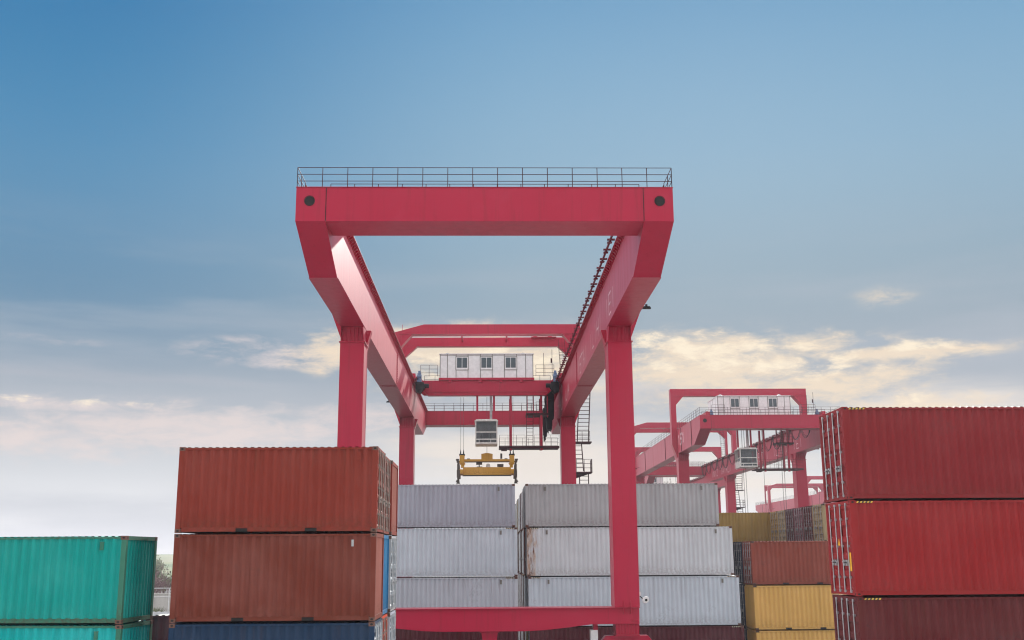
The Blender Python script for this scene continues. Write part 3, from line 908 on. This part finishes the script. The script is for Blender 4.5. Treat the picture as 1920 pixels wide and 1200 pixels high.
def t_walk():
    mb = MB(); H = -5.75
    mb.box(1.0, 6.3, .0, 2.3, H-.03, H+.06); mb.box(1.0, 6.3, -.04, 0, H-.1, H+.1)
    mb.box(1.2, 1.7, .1, 1.0, H-.25, H-.03)
    railrun(mb, [(1.05, 2.28, H+.06), (6.28, 2.28, H+.06)], .55, 1.0, .011); railrun(mb, [(1.05, 0, H+.06), (3.3, 0, H+.06)], .75, 1.0, .011)
    railrun(mb, [(4.1, 0, H+.06), (6.28, 0, H+.06)], .75, 1.0, .011)
    mb.box(3.4, 5.4, .0, 1.6, -2.95, -2.75); railrun(mb, [(4.3, 0, -2.75), (5.3, 0, -2.75)], .5, 1.0, .011); railrun(mb, [(3.5, 1.6, -2.75), (5.3, 1.6, -2.75)], .5, 1.0, .011)
    return mb
def t_ladder():
    mb = MB(); ladder(mb, (3.7, -.12, -5.7), (3.76, -.12, -1.3), .56, 'x', r=.03, step=.3)
    return mb
def t_cab():
    """cab shell: floor, roof, posts and lower panels, open where the windows are"""
    mb = MB(); x0, x1, y0, y1, z0, z1 = -1.06, .86, -1.2, 1.3, -5.57, -3.62
    mb.box(x0-.06, x1+.06, y0-.06, y1+.06, z1, z1+.09); mb.box(x0, x1, y0, y1, z0, z0+.1)
    mb.prism([(x0-.03, z1+.09), (x1+.03, z1+.09), (x1-.05, z1+.2), (x0+.1, z1+.2)], 'y', y0+.1, y1-.1)
    for x in (x0, x1-.09):
        for y in (y0, y1-.09): mb.box(x, x+.09, y, y+.09, z0+.1, z1)
    mb.box(x0+.09, x1-.09, y1-.07, y1-.02, z0+.1, z1)              # back wall
    mb.box(x0+.09, x1-.09, y0, y0+.05, -4.60, -4.50)               # front transom
    mb.box(x0+.09, x1-.09, y0, y0+.05, -5.22, -5.12)
    mb.box(x0+.09, x1-.09, y0, y0+.04, z0+.1, z0+.14)
    for x in (-.72, .28): mb.box(x-.02, x+.02, y0, y0+.05, z0+.14, -5.22)
    for x in (x0, x1-.05):
        mb.box(x, x+.05, y0+.09, y1-.09, z0+.1, -4.9); mb.box(x, x+.05, y0+.09, y1-.09, -4.59, -4.51); mb.box(x, x+.05, .1, .18, -4.9, z1)
    return mb
def t_cabglass():
    mb = MB(); x0, x1, y0 = -.97, .77, -1.18
    mb.box(x0, x1, y0, y0+.012, -4.50, -3.622); mb.box(x0, x1, y0, y0+.012, -5.12, -4.60); mb.box(x0, x1, y0, y0+.012, -5.46, -5.22)
    for x in (-1.04, .83): mb.box(x, x+.012, -1.1, .1, -4.9, -4.60); mb.box(x, x+.012, -1.1, .1, -4.5, -3.622)
    return mb
def t_seat():
    mb = MB(); mb.box(-.4, .12, -.2, .3, -5.1, -4.98); mb.box(-.38, .1, .24, .36, -4.98, -4.3); mb.box(-.3, .02, -.1, .2, -5.49, -5.1)
    mb.box(-.62, -.45, -.5, .2, -5.49, -4.78); mb.box(.18, .35, -.5, .2, -5.49, -4.78); mb.tube((.26, -.3, -4.78), (.26, -.33, -4.6), .03, 6)
    mb.tube((-.53, -.3, -4.78), (-.53, -.33, -4.6), .03, 6)
    return mb
M_cabglass, _nt, _b = new_mat('clear_cab_glass')
_b.inputs['Base Color'].default_value = (.3, .33, .35, 1); _b.inputs['Transmission Weight'].default_value = .75; _b.inputs['Roughness'].default_value = .03; _b.inputs['IOR'].default_value = 1.1
_tc = _nt.n('ShaderNodeTexCoord'); _nt.link(_nt.mix(_nt.noise(_tc.outputs['Object'], 2, 2), (.22, .25, .27), (.36, .40, .43)), _b.inputs['Base Color'])

def trolley(label, cr, y, hdx=0, cdx=0):
    """y in crane drawing coordinates"""
    t = thing('crane_trolley', label, 'crane trolley', (cr.location.x, cr.location.y - YO + y, TZ), 0, 'trolleys on the gantry cranes')
    f = obj('trolley_frame', ('t', 'frame'), t_frame, M_crane, t, .015)
    for s in (-1, 1):
        for yy in (-.7, 5.6): obj('wheel', ('t', 'wh', s, yy), lambda: t_wheel(s, yy), M_dark, f)
        obj('drive_motor', ('t', 'mot', s), lambda: t_motor(s), M_blue, t)
        obj('gear_box', ('t', 'drv', s), lambda: t_drive(s), M_dark, t)
    h = obj('machine_house', ('t', 'house'), t_house, M_white, t); h.location.x = hdx
    obj('panel_seam', ('t', 'seams'), t_seams, M_grime, h)
    for x in (-2.25, -.09, 2.07):
        obj('window_seal', ('t', 'seal', x), lambda: t_winseal(x), M_grime, h)
        obj('window_frame', ('t', 'win', x), lambda: t_win(x), M_white, h)
        obj('window_pane', ('t', 'pane', x), lambda: t_pane(x), M_glass, h)
    for x in (-3.6, 3.2): obj('roof_vent', ('t', 'vent', x), lambda: t_vent(x), M_steel, h)
    obj('railing', ('t', 'rail'), t_rail, M_rail, t)
    hung = [obj('hanger_post', ('t', 'hang', q), lambda: t_hang(*q), M_crane, t) for q in HANG]
    hung.append(obj('cable_duct', ('t', 'duct'), t_duct, M_steel, t))
    hung.append(obj('walkway', ('t', 'walk'), t_walk, M_rail, t))
    hung.append(obj('ladder', ('t', 'ladder'), t_ladder, M_rail, t))
    for o in hung: o.location.x = cdx
    c = obj('operator_cab', ('t', 'cab'), t_cab, M_cab, t); c.location.x = cdx
    obj('window', ('t', 'cabglass'), t_cabglass, M_cabglass, c)
    obj('seat', ('t', 'seat'), t_seat, M_dark, c)
    return t
# ---- spreader: origin at the middle of the beam underside
def s_main():
    mb = MB(); mb.box(-2.1, 2.1, -.35, .35, .06, .74)
    mb.prism([(-2.15, 0), (2.15, 0), (2.05, .059), (-2.05, .059)], 'y', -.38, .38, 1)
    for s in (-1, 1):
        mb.box(*sorted((s*2.101, s*2.4)), -1.1, 1.1, .12, .5)
        mb.box(*sorted((s*2.0, s*2.28)), -.36, .36, .741, 1.1)
    return mb
def s_head():
    mb = MB(); mb.box(-2.15, 2.15, -.3, .3, 1.24, 1.44); mb.box(-2.15, 2.15, -.33, .33, 1.2, 1.239, 1)
    for s in (-1, 1):
        mb.box(*sorted((s*1.98, s*2.4)), -.5, .5, 1.1, 1.78)
        mb.prism([(s*1.9, 1.1), (s*2.42, 1.1), (s*2.3, .95), (s*2.0, .95)], 'y', -.4, .4)
    mb.box(-.5, .5, -.3, .3, 1.441, 1.9); mb.prism([(-.5, 1.9), (.5, 1.9), (.12, 1.98), (-.12, 1.98)], 'y', -.28, .28)
    return mb
def s_sheave(s):
    mb = MB(); x = s*2.19
    mb.box(x-.25, x+.25, -.4, .4, 1.781, 1.9)
    for dx in (-.13, .13):
        mb.tube((x+dx-.05, 0, 1.98), (x+dx+.05, 0, 1.98), .13, 12); mb.tube((x+dx, 0, 2.05), (x+dx, 0, 2.32), .06, 6, 0, .02)
    return mb
def s_flip(s, y):
    mb = MB(); x = s*2.5
    mb.bar((x-s*.02, y, .95), (x+s*.06, y, 1.3), .16, .08); mb.box(*sorted((x-s*.08, x+s*.2)), y-.12, y+.12, 1.26, 1.4)
    mb.bar((x, y, .95), (x-s*.02, y, .1), .2, .2); mb.box(*sorted((x-s*.16, x+s*.12)), y-.16, y+.16, -.2, .45)
    mb.bar((x+s*.03, y, -.15), (x+s*.0, y, -.45), .13, .1); mb.prism([(x-s*.12, -.6), (x+s*.22, -.6), (x+s*.12, -.4), (x-s*.04, -.4)], 'y', y-.15, y+.15)
    return mb
def s_gear():
    mb = MB(); mb.box(-.95, -.42, -.2, .2, .98, 1.2); mb.box(-.9, -.4, -.25, .25, .741, .8); mb.tube((-.68, 0, .8), (-.68, 0, .98), .05, 6)
    mb.prism([(-.1, .741), (.3, .741), (.26, 1.0), (.1, 1.08), (-.06, 1.0)], 'y', -.2, .2, 1); mb.box(.9, 1.45, -.2, .2, .8, 1.02); mb.box(1.0, 1.4, -.15, .15, .741, .8)
    mb.box(1.17, 1.35, -.1, .1, 1.5, 1.95); mb.box(-1.75, -1.5, -.12, .12, 1.441, 1.52); mb.box(1.55, 1.8, -.12, .12, 1.441, 1.52)
    return mb
def s_rope(h):
    mb = MB()
    for s in (-1, 1):
        for dx in (-.13, .13):
            for y in (-.08, .08): mb.tube((s*2.19+dx, y, 2.1), (s*2.19+dx, y, h), .013, 5)
    mb.tube((0, -.0, 1.98), (0, -.0, h), .02, 5)
    for z in (2.72, 2.95): mb.box(-.28, .28, -.03, .03, z-.015, z+.015)
    return mb
def spreader(label, tr, z):
    t = thing('container_spreader', label, 'spreader', (tr.location.x-.05, tr.location.y+.9, z), 0, 'spreaders hanging from the trolleys')
    obj('main_beam', ('s', 'main'), s_main, [M_yellow, M_ybrown], t, .01)
    hb = obj('head_block', ('s', 'head'), s_head, [M_yellow, M_ybrown], t, .01)
    for s in (-1, 1):
        obj('sheave', ('s', 'sheave', s), lambda: s_sheave(s), M_dark, hb)
        for y in (-1.0, 1.0): obj('flipper_arm', ('s', 'flip', s, y), lambda: s_flip(s, y), M_ybrown, t)
    obj('hydraulic_unit', ('s', 'gear'), s_gear, [M_ybrown, M_cab], t)
    h = TZ-1.2-z
    obj('hoist_rope', ('s', 'rope', round(h, 2)), lambda: s_rope(h), M_rope, t)
    return t

c1 = crane('large red gantry crane at the centre with a black railed front beam', (-.147, NL, 0), 93.5)
t1 = trolley('trolley with a white three windowed machine house on the central red crane', c1, 93.5)
spreader('yellow spreader frame hanging under the grey cab of the central crane', t1, 13.92)
c2 = crane('red gantry crane with number 151 behind the brown and yellow containers', (-.147+31.2, NL+74.5, 0), 45.2, True)
t2 = trolley('trolley with a white house on the crane just left of the right red stack', c2, 45.2, -.93, -2.1)
spreader('spreader lowered out of sight under the right crane trolley', t2, 4.5)
c3 = crane('distant red gantry crane seen through the frame of the crane numbered 151', (36.1, NL+148, 0), 100.0)
trolley('small distant trolley on the crane behind the crane numbered 151', c3, 100.0)
c4 = crane('faded pink farthest gantry crane just left of the right red stack', (92.6, NL+228, 0), 46.0)
trolley('hazy white trolley house on the farthest pink crane', c4, 46.0)

# crane rails on the ground
M_concrete, nt, b = new_mat('yard_concrete')
tc = nt.n('ShaderNodeTexCoord')
n1 = nt.noise(tc.outputs['Object'], .05, 4); n2 = nt.noise(tc.outputs['Object'], .8, 5)
nt.link(nt.mix(nt.math('MULTIPLY_ADD', n2, .5, nt.math('MULTIPLY', n1, .5)), (.36, .36, .35), (.56, .55, .53)), b.inputs['Base Color'])
b.inputs['Roughness'].default_value = .85
M_field, nt, b = new_mat('field_grass')
tc = nt.n('ShaderNodeTexCoord')
nt.link(nt.mix(nt.smooth(nt.noise(tc.outputs['Object'], .012, 4), .35, .65), (.07, .13, .04), (.20, .21, .10)), b.inputs['Base Color'])
b.inputs['Roughness'].default_value = .9
def slab(x0, x1, y0, y1, z):
    mb = MB(); mb.quad((x0, y0, z), (x1, y0, z), (x1, y1, z), (x0, y1, z)); return mb
tag(obj('ground', ('ground',), lambda: slab(-1500, 1500, -1000, 1500, -.02), M_field), kind='structure')
tag(obj('yard_pavement', ('yard',), lambda: slab(-160, 220, -60, 54, -.004), M_concrete), kind='structure')
M_darkground, nt, b = new_mat('added_ground_dark')
tc = nt.n('ShaderNodeTexCoord'); n1 = nt.noise(tc.outputs['Object'], .08, 5)
nt.link(nt.mix(n1, (.045, .045, .047), (.095, .093, .09)), b.inputs['Base Color']); b.inputs['Roughness'].default_value = .9
tag(obj('added_dark_ground', ('darkyard',), lambda: slab(-160, 220, 54, 420, -.004), M_darkground), kind='structure')  # unseen dark ground, added to darken the beam undersides and their reflections
for y in (NL, FL):
    def rl():
        mb = MB(); mb.box(-150, 210, y-.04, y+.04, .0, .16); mb.box(-150, 210, y-.1, y+.1, 0, .02); return mb
    tag(obj('crane_rail', ('rail', y), rl, M_steel), kind='structure')
    def rl2():
        mb = MB(); mb.box(-150, 210, y+74.5-.04, y+74.5+.04, .0, .16); return mb
    tag(obj('crane_rail', ('rail2', y), rl2, M_steel), kind='structure')

# ---------------------------------------------------------------- country seen through the gap at the left
def hill(x0, x1, y, depth, h, seed):
    rnd = random.Random(seed); mb = MB(); n = 60; m = 8
    ph = [rnd.uniform(0, 6.3) for _ in range(4)]
    def z(u, v):
        a = .62 + .2*math.sin(u*5+ph[0]) + .12*math.sin(u*11+ph[1]) + .06*math.sin(u*23+ph[2])
        return h*a*math.sin(math.pi*v)**1.2 - .5
    vs = [(x0+(x1-x0)*i/n, y+depth*j/m, z(i/n, j/m)) for i in range(n+1) for j in range(m+1)]
    fs = [(i*(m+1)+j, (i+1)*(m+1)+j, (i+1)*(m+1)+j+1, i*(m+1)+j+1) for i in range(n) for j in range(m)]
    mb.add(vs, fs, 0, True); return mb
tag(obj('hill', ('hill', 1), lambda: hill(-900, 300, 620, 260, 11, 3), M_field), kind='structure')
tag(obj('hill', ('hill', 2), lambda: hill(-1200, 900, 1000, 400, 17, 5), M_field), kind='structure')
def leaf_mat(name, a, b_):
    m, nt, b = new_mat(name)
    oi = nt.n('ShaderNodeTexCoord'); n = nt.noise(oi.outputs['Object'], 1.3, 3)
    nt.link(nt.mix(nt.smooth(n, .35, .65), a, b_), b.inputs['Base Color']); b.inputs['Roughness'].default_value = .7
    return m
M_leaf = leaf_mat('tree_leaves', (.035, .07, .03), (.10, .14, .06))
M_leafp = leaf_mat('pale_spring_leaves', (.10, .13, .06), (.19, .2, .11))
M_bark = plain('bark_brown', (.10, .07, .06), .9)
M_twig = plain('purple_brown_twigs', (.17, .10, .11), .9)
def crown(h, w, n, seed):
    rnd = random.Random(seed); mb = MB()
    cl = [(rnd.gauss(0, w*.28), rnd.gauss(0, w*.28), h*rnd.uniform(.4, .95), w*rnd.uniform(.15, .3)) for _ in range(12)]
    for i in range(n):
        cx, cy, cz, r = rnd.choice(cl)
        p = Vector((rnd.gauss(cx, r*.55), rnd.gauss(cy, r*.55), rnd.gauss(cz, r*.5)))
        s = w*rnd.uniform(.025, .05)
        a = Vector((rnd.gauss(0, 1), rnd.gauss(0, 1), rnd.gauss(0, 1))).normalized(); c = a.orthogonal().normalized()
        mb.quad(p-a*s-c*s*.6, p+a*s-c*s*.6, p+a*s+c*s*.6, p-a*s+c*s*.6)
    return mb
def trunk(h, w, seed):
    rnd = random.Random(seed+100); mb = MB()
    mb.tube((0, 0, 0), (0, 0, h*.45), h*.035, 8, 0, h*.022)
    for i in range(6):
        a = rnd.uniform(0, 6.3); mb.tube((0, 0, h*rnd.uniform(.3, .45)), (math.cos(a)*w*.3, math.sin(a)*w*.3, h*rnd.uniform(.6, .85)), h*.014, 5, 0, h*.005)
    return mb
def bare(h, seed):
    rnd = random.Random(seed); mb = MB()
    def grow(p, d, l, r, k):
        q = p + d*l; mb.tube(p, q, r, 4, 0, r*.65, False)
        if k == 0: return
        for _ in range(3 if k > 1 else 4):
            e = (d + Vector((rnd.gauss(0, .42), rnd.gauss(0, .42), rnd.gauss(.12, .25)))).normalized()
            grow(q, e, l*rnd.uniform(.6, .85), r*.62, k-1)
    for i in range(5):
        a = rnd.uniform(0, 6.3)
        grow(Vector((0, 0, 0)), Vector((math.cos(a)*.35, math.sin(a)*.35, 1)).normalized(), h*.3, h*.012, 4)
    return mb
tl = [(-66, 212, 4.2, 4.5, 0), (-75, 236, 4.6, 5, 0), (-56, 190, 4.0, 4, 1), (-88, 280, 5.2, 6, 1), (-105, 330, 5.2, 7, 0), (-120, 390, 5.6, 8, 1), (-98, 318, 5.2, 6, 1), (-135, 430, 5.8, 9, 0), (-146, 470, 6, 9, 1)]
tlab = ['dark green round tree beyond the boundary wall', 'broad dark green tree right of the pale one in the gap', 'pale spring tree just beyond the boundary wall',
        'pale leafy tree farther back in the gap beside the green stack', 'wide dark tree at the foot of the hill', 'pale green wide tree in front of the far hill',
        'small pale tree between the dark ones in the gap', 'hazy dark tree near the far hill', 'hazy pale tree on the slope of the far hill']
for i, (x, y, h, w, k) in enumerate(tl):
    t = thing('broadleaf_tree', tlab[i], 'tree', (x, y, -.02), 0, 'trees beyond the yard wall')
    obj('crown', ('crown', i), lambda: crown(h, w, 900, i), M_leafp if k else M_leaf, t)
    obj('trunk', ('trunk', i), lambda: trunk(h, w, i), M_bark, t)
slab_l = ['purple brown bare bush left in the gap behind the pale wall', 'taller bare twiggy bush behind the pale wall', 'low bare bush beside the rust red stack edge', 'bare brown bush at the right end of the gap']
for i, (x, y, h) in enumerate([(-50.6, 158, 6.0), (-48.9, 160, 6.6), (-46.8, 157, 4.6), (-45.6, 156, 5.2)]):
    tag(obj('bare_bush', ('bush', i), lambda: bare(h, 40+i), M_twig), slab_l[i], 'bush', 'bare bushes behind the wall').location = (x, y, -.02)
M_wall = paint('boundary_wall_render', (.52, .50, .47), .8, rust=.05)
def wall():
    mb = MB(); mb.box(-75, -35, 148, 148.25, 0, 2.3); mb.box(-75, -35, 147.95, 148.3, 2.3, 2.42)
    for i in range(14): mb.box(-75+i*3, -74.7+i*3, 147.93, 148.0, 0, 2.3)
    return mb
tag(obj('boundary_wall', ('bwall',), wall, M_wall), 'pale concrete boundary wall in the gap between green and rust red stacks', 'wall')
def fence():
    mb = MB(); railrun(mb, [(-75, 144, 0), (-35, 144, 0)], 2.2, 3.2, .05, 2); return mb
tag(obj('pipe_fence', ('fence',), fence, M_white), 'white pipe fence in front of the pale boundary wall', 'fence')
def kerbwall():
    mb = MB(); mb.box(-60, -42.3, 138, 138.3, 0, .9); return mb
tag(obj('low_wall', ('lwall',), kerbwall, plain('dark_kerb_wall', (.07, .075, .085), .8)), 'low dark grey wall at the foot of the white fence', 'wall')
def tuft(seed):
    rnd = random.Random(seed); mb = MB()
    for i in range(160):
        p = Vector((rnd.gauss(0, .45), rnd.gauss(0, .45), 0)); q = p*1.5+Vector((rnd.gauss(0, .2), rnd.gauss(0, .2), rnd.uniform(.4, 1.2)))
        n = Vector((.07, .02, 0)); mb.add([p-n, p+n, q], [(0, 1, 2)])
    return mb
tag(obj('green_shrub', ('tuft',), lambda: tuft(3), M_leafp), 'small yellow green shrub beside the end of the low dark wall', 'shrub').location = (-42.0, 138.6, 0)

# ---------------------------------------------------------------- haze
HZ = .00032
m = bpy.data.materials.new('haze_air'); m.use_nodes = True
for n in list(m.node_tree.nodes): m.node_tree.nodes.remove(n)
hn = NT(m.node_tree); out = hn.n('ShaderNodeOutputMaterial'); pv = hn.n('ShaderNodeVolumePrincipled')
pv.inputs['Color'].default_value = (.90, .90, 1, 1); pv.inputs['Density'].default_value = HZ; pv.inputs['Anisotropy'].default_value = 0.3
hn.link(pv.outputs[0], out.inputs['Volume'])
def hz():
    mb = MB(); mb.box(-1510, 1510, -1010, 1510, -1.5, 34); return mb
tag(obj('haze', ('haze',), hz, m), kind='stuff')

# ---------------------------------------------------------------- sun and sky
SEL, SAZ = R(24.5), R(13)
S = Vector((math.cos(SEL)*math.sin(SAZ), math.cos(SEL)*math.cos(SAZ), math.sin(SEL)))
ld = bpy.data.lights.new('sun', 'SUN'); ld.energy = 4.4; ld.angle = R(.5); ld.color = (1, .95, .87)
lo = bpy.data.objects.new('sun', ld); col.objects.link(lo); lo.rotation_euler = S.to_track_quat('Z', 'Y').to_euler(); lo.location = (0, 0, 200)

w = bpy.data.worlds.new('World'); scene.world = w; w.use_nodes = True
nt = NT(w.node_tree)
for n in list(w.node_tree.nodes): w.node_tree.nodes.remove(n)
out = nt.n('ShaderNodeOutputWorld'); bg = nt.n('ShaderNodeBackground'); nt.link(bg.outputs[0], out.inputs[0])
sky = nt.n('ShaderNodeTexSky', sky_type='NISHITA'); sky.sun_disc = False; sky.sun_elevation = SEL; sky.sun_rotation = SAZ
sky.air_density = 1.0; sky.dust_density = 1.2; sky.ozone_density = 1.5
tc = nt.n('ShaderNodeTexCoord'); gen = tc.outputs['Generated']
sp = nt.n('ShaderNodeSeparateXYZ'); nt.link(gen, sp.inputs[0])
el = nt.math('MULTIPLY', nt.math('ARCSINE', sp.outputs[2]), 57.2958)
az = nt.math('MULTIPLY', nt.math('ARCTAN2', sp.outputs[0], sp.outputs[1]), 57.2958)
ramp = nt.n('ShaderNodeValToRGB'); cr = ramp.color_ramp; cr.interpolation = 'B_SPLINE'
nt.link(nt.math('DIVIDE', el, 90.0, clamp=True), ramp.inputs[0])
stops = [(0, (.86, .87, .90)), (2, (.80, .81, .845)), (4.2, (.66, .685, .72)), (7, (.455, .49, .54)), (9.7, (.335, .395, .47)), (13, (.285, .385, .465)), (16.7, (.265, .405, .52)), (21, (.26, .44, .595)), (29, (.135, .345, .565)), (60, (.06, .22, .46)), (90, (.05, .2, .44))]
while len(cr.elements) > 1: cr.elements.remove(cr.elements[-1])
cr.elements[0].position = 0; cr.elements[0].color = stops[0][1] + (1,)
for e, c in stops[1:]:
    x = cr.elements.new(e/90); x.color = c + (1,)
base = ramp.outputs[0]
# darker, deeper blue towards the left
left = nt.math('MULTIPLY', nt.smooth(az, 4, -24, 0, 1), nt.smooth(el, 7, 14, 0, 1))
base = nt.mix(left, base, nt.mix(nt.smooth(el, 12, 28), (.46, .70, .88), (.22, .56, .75)), 'MULTIPLY')
nis = nt.n('ShaderNodeVectorMath', operation='SCALE'); nt.link(sky.outputs[0], nis.inputs[0]); nis.inputs[3].default_value = .1
base = nt.mix(.02, base, nis.outputs[0])
# cloud noise in angle space, stretched along the horizon
cx = nt.n('ShaderNodeCombineXYZ'); nt.link(nt.math('MULTIPLY', az, .16), cx.inputs[0]); nt.link(nt.math('MULTIPLY', el, .55), cx.inputs[1])
cv = cx.outputs[0]
wp = nt.n('ShaderNodeTexNoise'); nt.link(cv, wp.inputs['Vector']); wp.inputs['Scale'].default_value = 1.6; wp.inputs['Detail'].default_value = 3
cv = nt.vadd(cv, nt.vscale(wp.outputs['Color'], (.9, .5, 0)))
cx3 = nt.n('ShaderNodeCombineXYZ'); nt.link(nt.math('MULTIPLY', az, .5), cx3.inputs[0]); nt.link(nt.math('MULTIPLY', el, 1.25), cx3.inputs[1])
nF = nt.noise(nt.vadd(cx3.outputs[0], nt.vscale(wp.outputs['Color'], (.8, .8, 0))), 1.0, 10, .62)
nA = nt.math('ADD', nt.math('MULTIPLY', nt.noise(cv, 1.0, 8, .6), .6), nt.math('MULTIPLY', nF, .4))
cx2 = nt.n('ShaderNodeCombineXYZ'); nt.link(nt.math('MULTIPLY', az, .05), cx2.inputs[0]); nt.link(nt.math('MULTIPLY', el, .32), cx2.inputs[1])
nB = nt.noise(cx2.outputs[0], 1.0, 6, .5)
def blob(a0, e0, sa, se):
    x = nt.math('DIVIDE', nt.math('SUBTRACT', az, a0), sa); y = nt.math('DIVIDE', nt.math('SUBTRACT', el, e0), se)
    return nt.math('EXPONENT', nt.math('MULTIPLY', nt.math('ADD', nt.math('MULTIPLY', x, x), nt.math('MULTIPLY', y, y)), -1.0))
def pxy(px, py):
    """photo position to sky angles, for the fixed directions of the cloud banks"""
    a, b_ = (px-960)/1999., (600-py)/1999.
    c, s = math.cos(.2172), math.sin(.2172)
    return math.degrees(math.atan2(a, c-b_*s))+1.27, math.degrees(math.asin((s+b_*c)/math.sqrt(1+a*a+b_*b_)))
# soft grey veils
veil = nt.math('MULTIPLY', nt.smooth(nB, .42, .66), nt.smooth(el, 19, 9, 0, .5))
base = nt.mix(veil, base, (.46, .50, .56))
# warm glow low in the middle and right
def add_bank(base, banks, colr, lo_, hi_, amp, nz):
    tot = None
    for (px, py, sx, sy, k) in banks:
        a0, e0 = pxy(px, py); bl = nt.math('MULTIPLY', blob(a0, e0, sx/35., sy/35.), k)
        tot = bl if tot is None else nt.math('MAXIMUM', tot, bl)
    f = nt.smooth(nt.math('ADD', nt.math('MULTIPLY', nt.math('SUBTRACT', nz, .5), 3.4), nt.math('MULTIPLY', tot, .8)), lo_, hi_, 0, amp)
    f = nt.math('MULTIPLY', f, nt.smooth(tot, .05, .3))
    return nt.mix(f, base, colr)
base = add_bank(base, [(1050, 860, 420, 130, 1), (1400, 880, 300, 90, 1), (1700, 790, 250, 60, .8)], (.90, .80, .70), .1, 1.0, .75, nB)
base = add_bank(base, [(90, 752, 230, 16, 1), (330, 800, 330, 44, 1), (60, 815, 200, 40, .9), (60, 630, 150, 12, .3), (640, 775, 160, 26, .9), (560, 660, 200, 30, .6)], (.80, .69, .66), .02, .95, .8, nA)
base = add_bank(base, [(1390, 695, 290, 60, 1), (1290, 665, 190, 40, 1), (1560, 715, 170, 36, .9), (1690, 664, 150, 18, 1), (620, 655, 80, 40, .85), (900, 672, 230, 56, 1.1), (1730, 760, 120, 20, .9), (1660, 562, 70, 26, .26)],
                (.88, .73, .56), .05, .85, .92, nA)
base = add_bank(base, [(1330, 662, 220, 34, 1), (1215, 650, 70, 26, .9), (1720, 655, 160, 11, 1), (960, 680, 160, 36, 1.15), (1500, 690, 150, 24, .85), (1730, 755, 80, 12, .8), (150, 748, 170, 9, .7)],
                (1.0, .88, .69), .4, 1.15, .85, nF)
base = add_bank(base, [(1350, 745, 260, 22, 1), (1300, 620, 200, 14, .6), (800, 640, 160, 20, .9), (250, 700, 350, 20, .7)], (.47, .48, .53), .3, 1.2, .7, nB)
# unseen bright cloud added overhead, beside and behind the camera to light the fronts
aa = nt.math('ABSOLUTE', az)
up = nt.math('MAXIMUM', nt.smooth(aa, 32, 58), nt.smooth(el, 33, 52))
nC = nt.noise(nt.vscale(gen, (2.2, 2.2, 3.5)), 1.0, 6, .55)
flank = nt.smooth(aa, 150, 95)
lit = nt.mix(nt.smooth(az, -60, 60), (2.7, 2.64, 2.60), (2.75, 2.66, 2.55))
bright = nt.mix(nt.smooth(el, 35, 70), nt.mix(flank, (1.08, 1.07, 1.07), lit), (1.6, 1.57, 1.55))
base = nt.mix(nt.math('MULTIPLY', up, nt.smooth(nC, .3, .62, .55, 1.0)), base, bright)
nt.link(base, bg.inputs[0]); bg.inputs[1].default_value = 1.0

# ---------------------------------------------------------------- camera and view
cd = bpy.data.cameras.new('camera'); co = bpy.data.objects.new('camera', cd); col.objects.link(co)
cd.sensor_width = 36; cd.lens = 36*1998.99/1920; cd.clip_start = .1; cd.clip_end = 6000
pitch, yaw, roll = .2172, .0221, .0064
M3 = Matrix.Rotation(-yaw, 3, 'Z') @ Matrix.Rotation(math.pi/2 + pitch, 3, 'X') @ Matrix.Rotation(-roll, 3, 'Z')
co.matrix_world = Matrix.Translation((0, 0, 7.1)) @ M3.to_4x4()
scene.camera = co
vs = scene.view_settings; vs.view_transform = 'Standard'; vs.look = 'None'; vs.gamma = 1; vs.use_curve_mapping = False; vs.exposure = 0.0
scene.cycles.use_denoising = True
scene.cycles.filter_width = 1.15
scene.cycles.max_bounces = 6; scene.cycles.diffuse_bounces = 3; scene.cycles.glossy_bounces = 3; scene.cycles.transmission_bounces = 4; scene.cycles.volume_bounces = 0
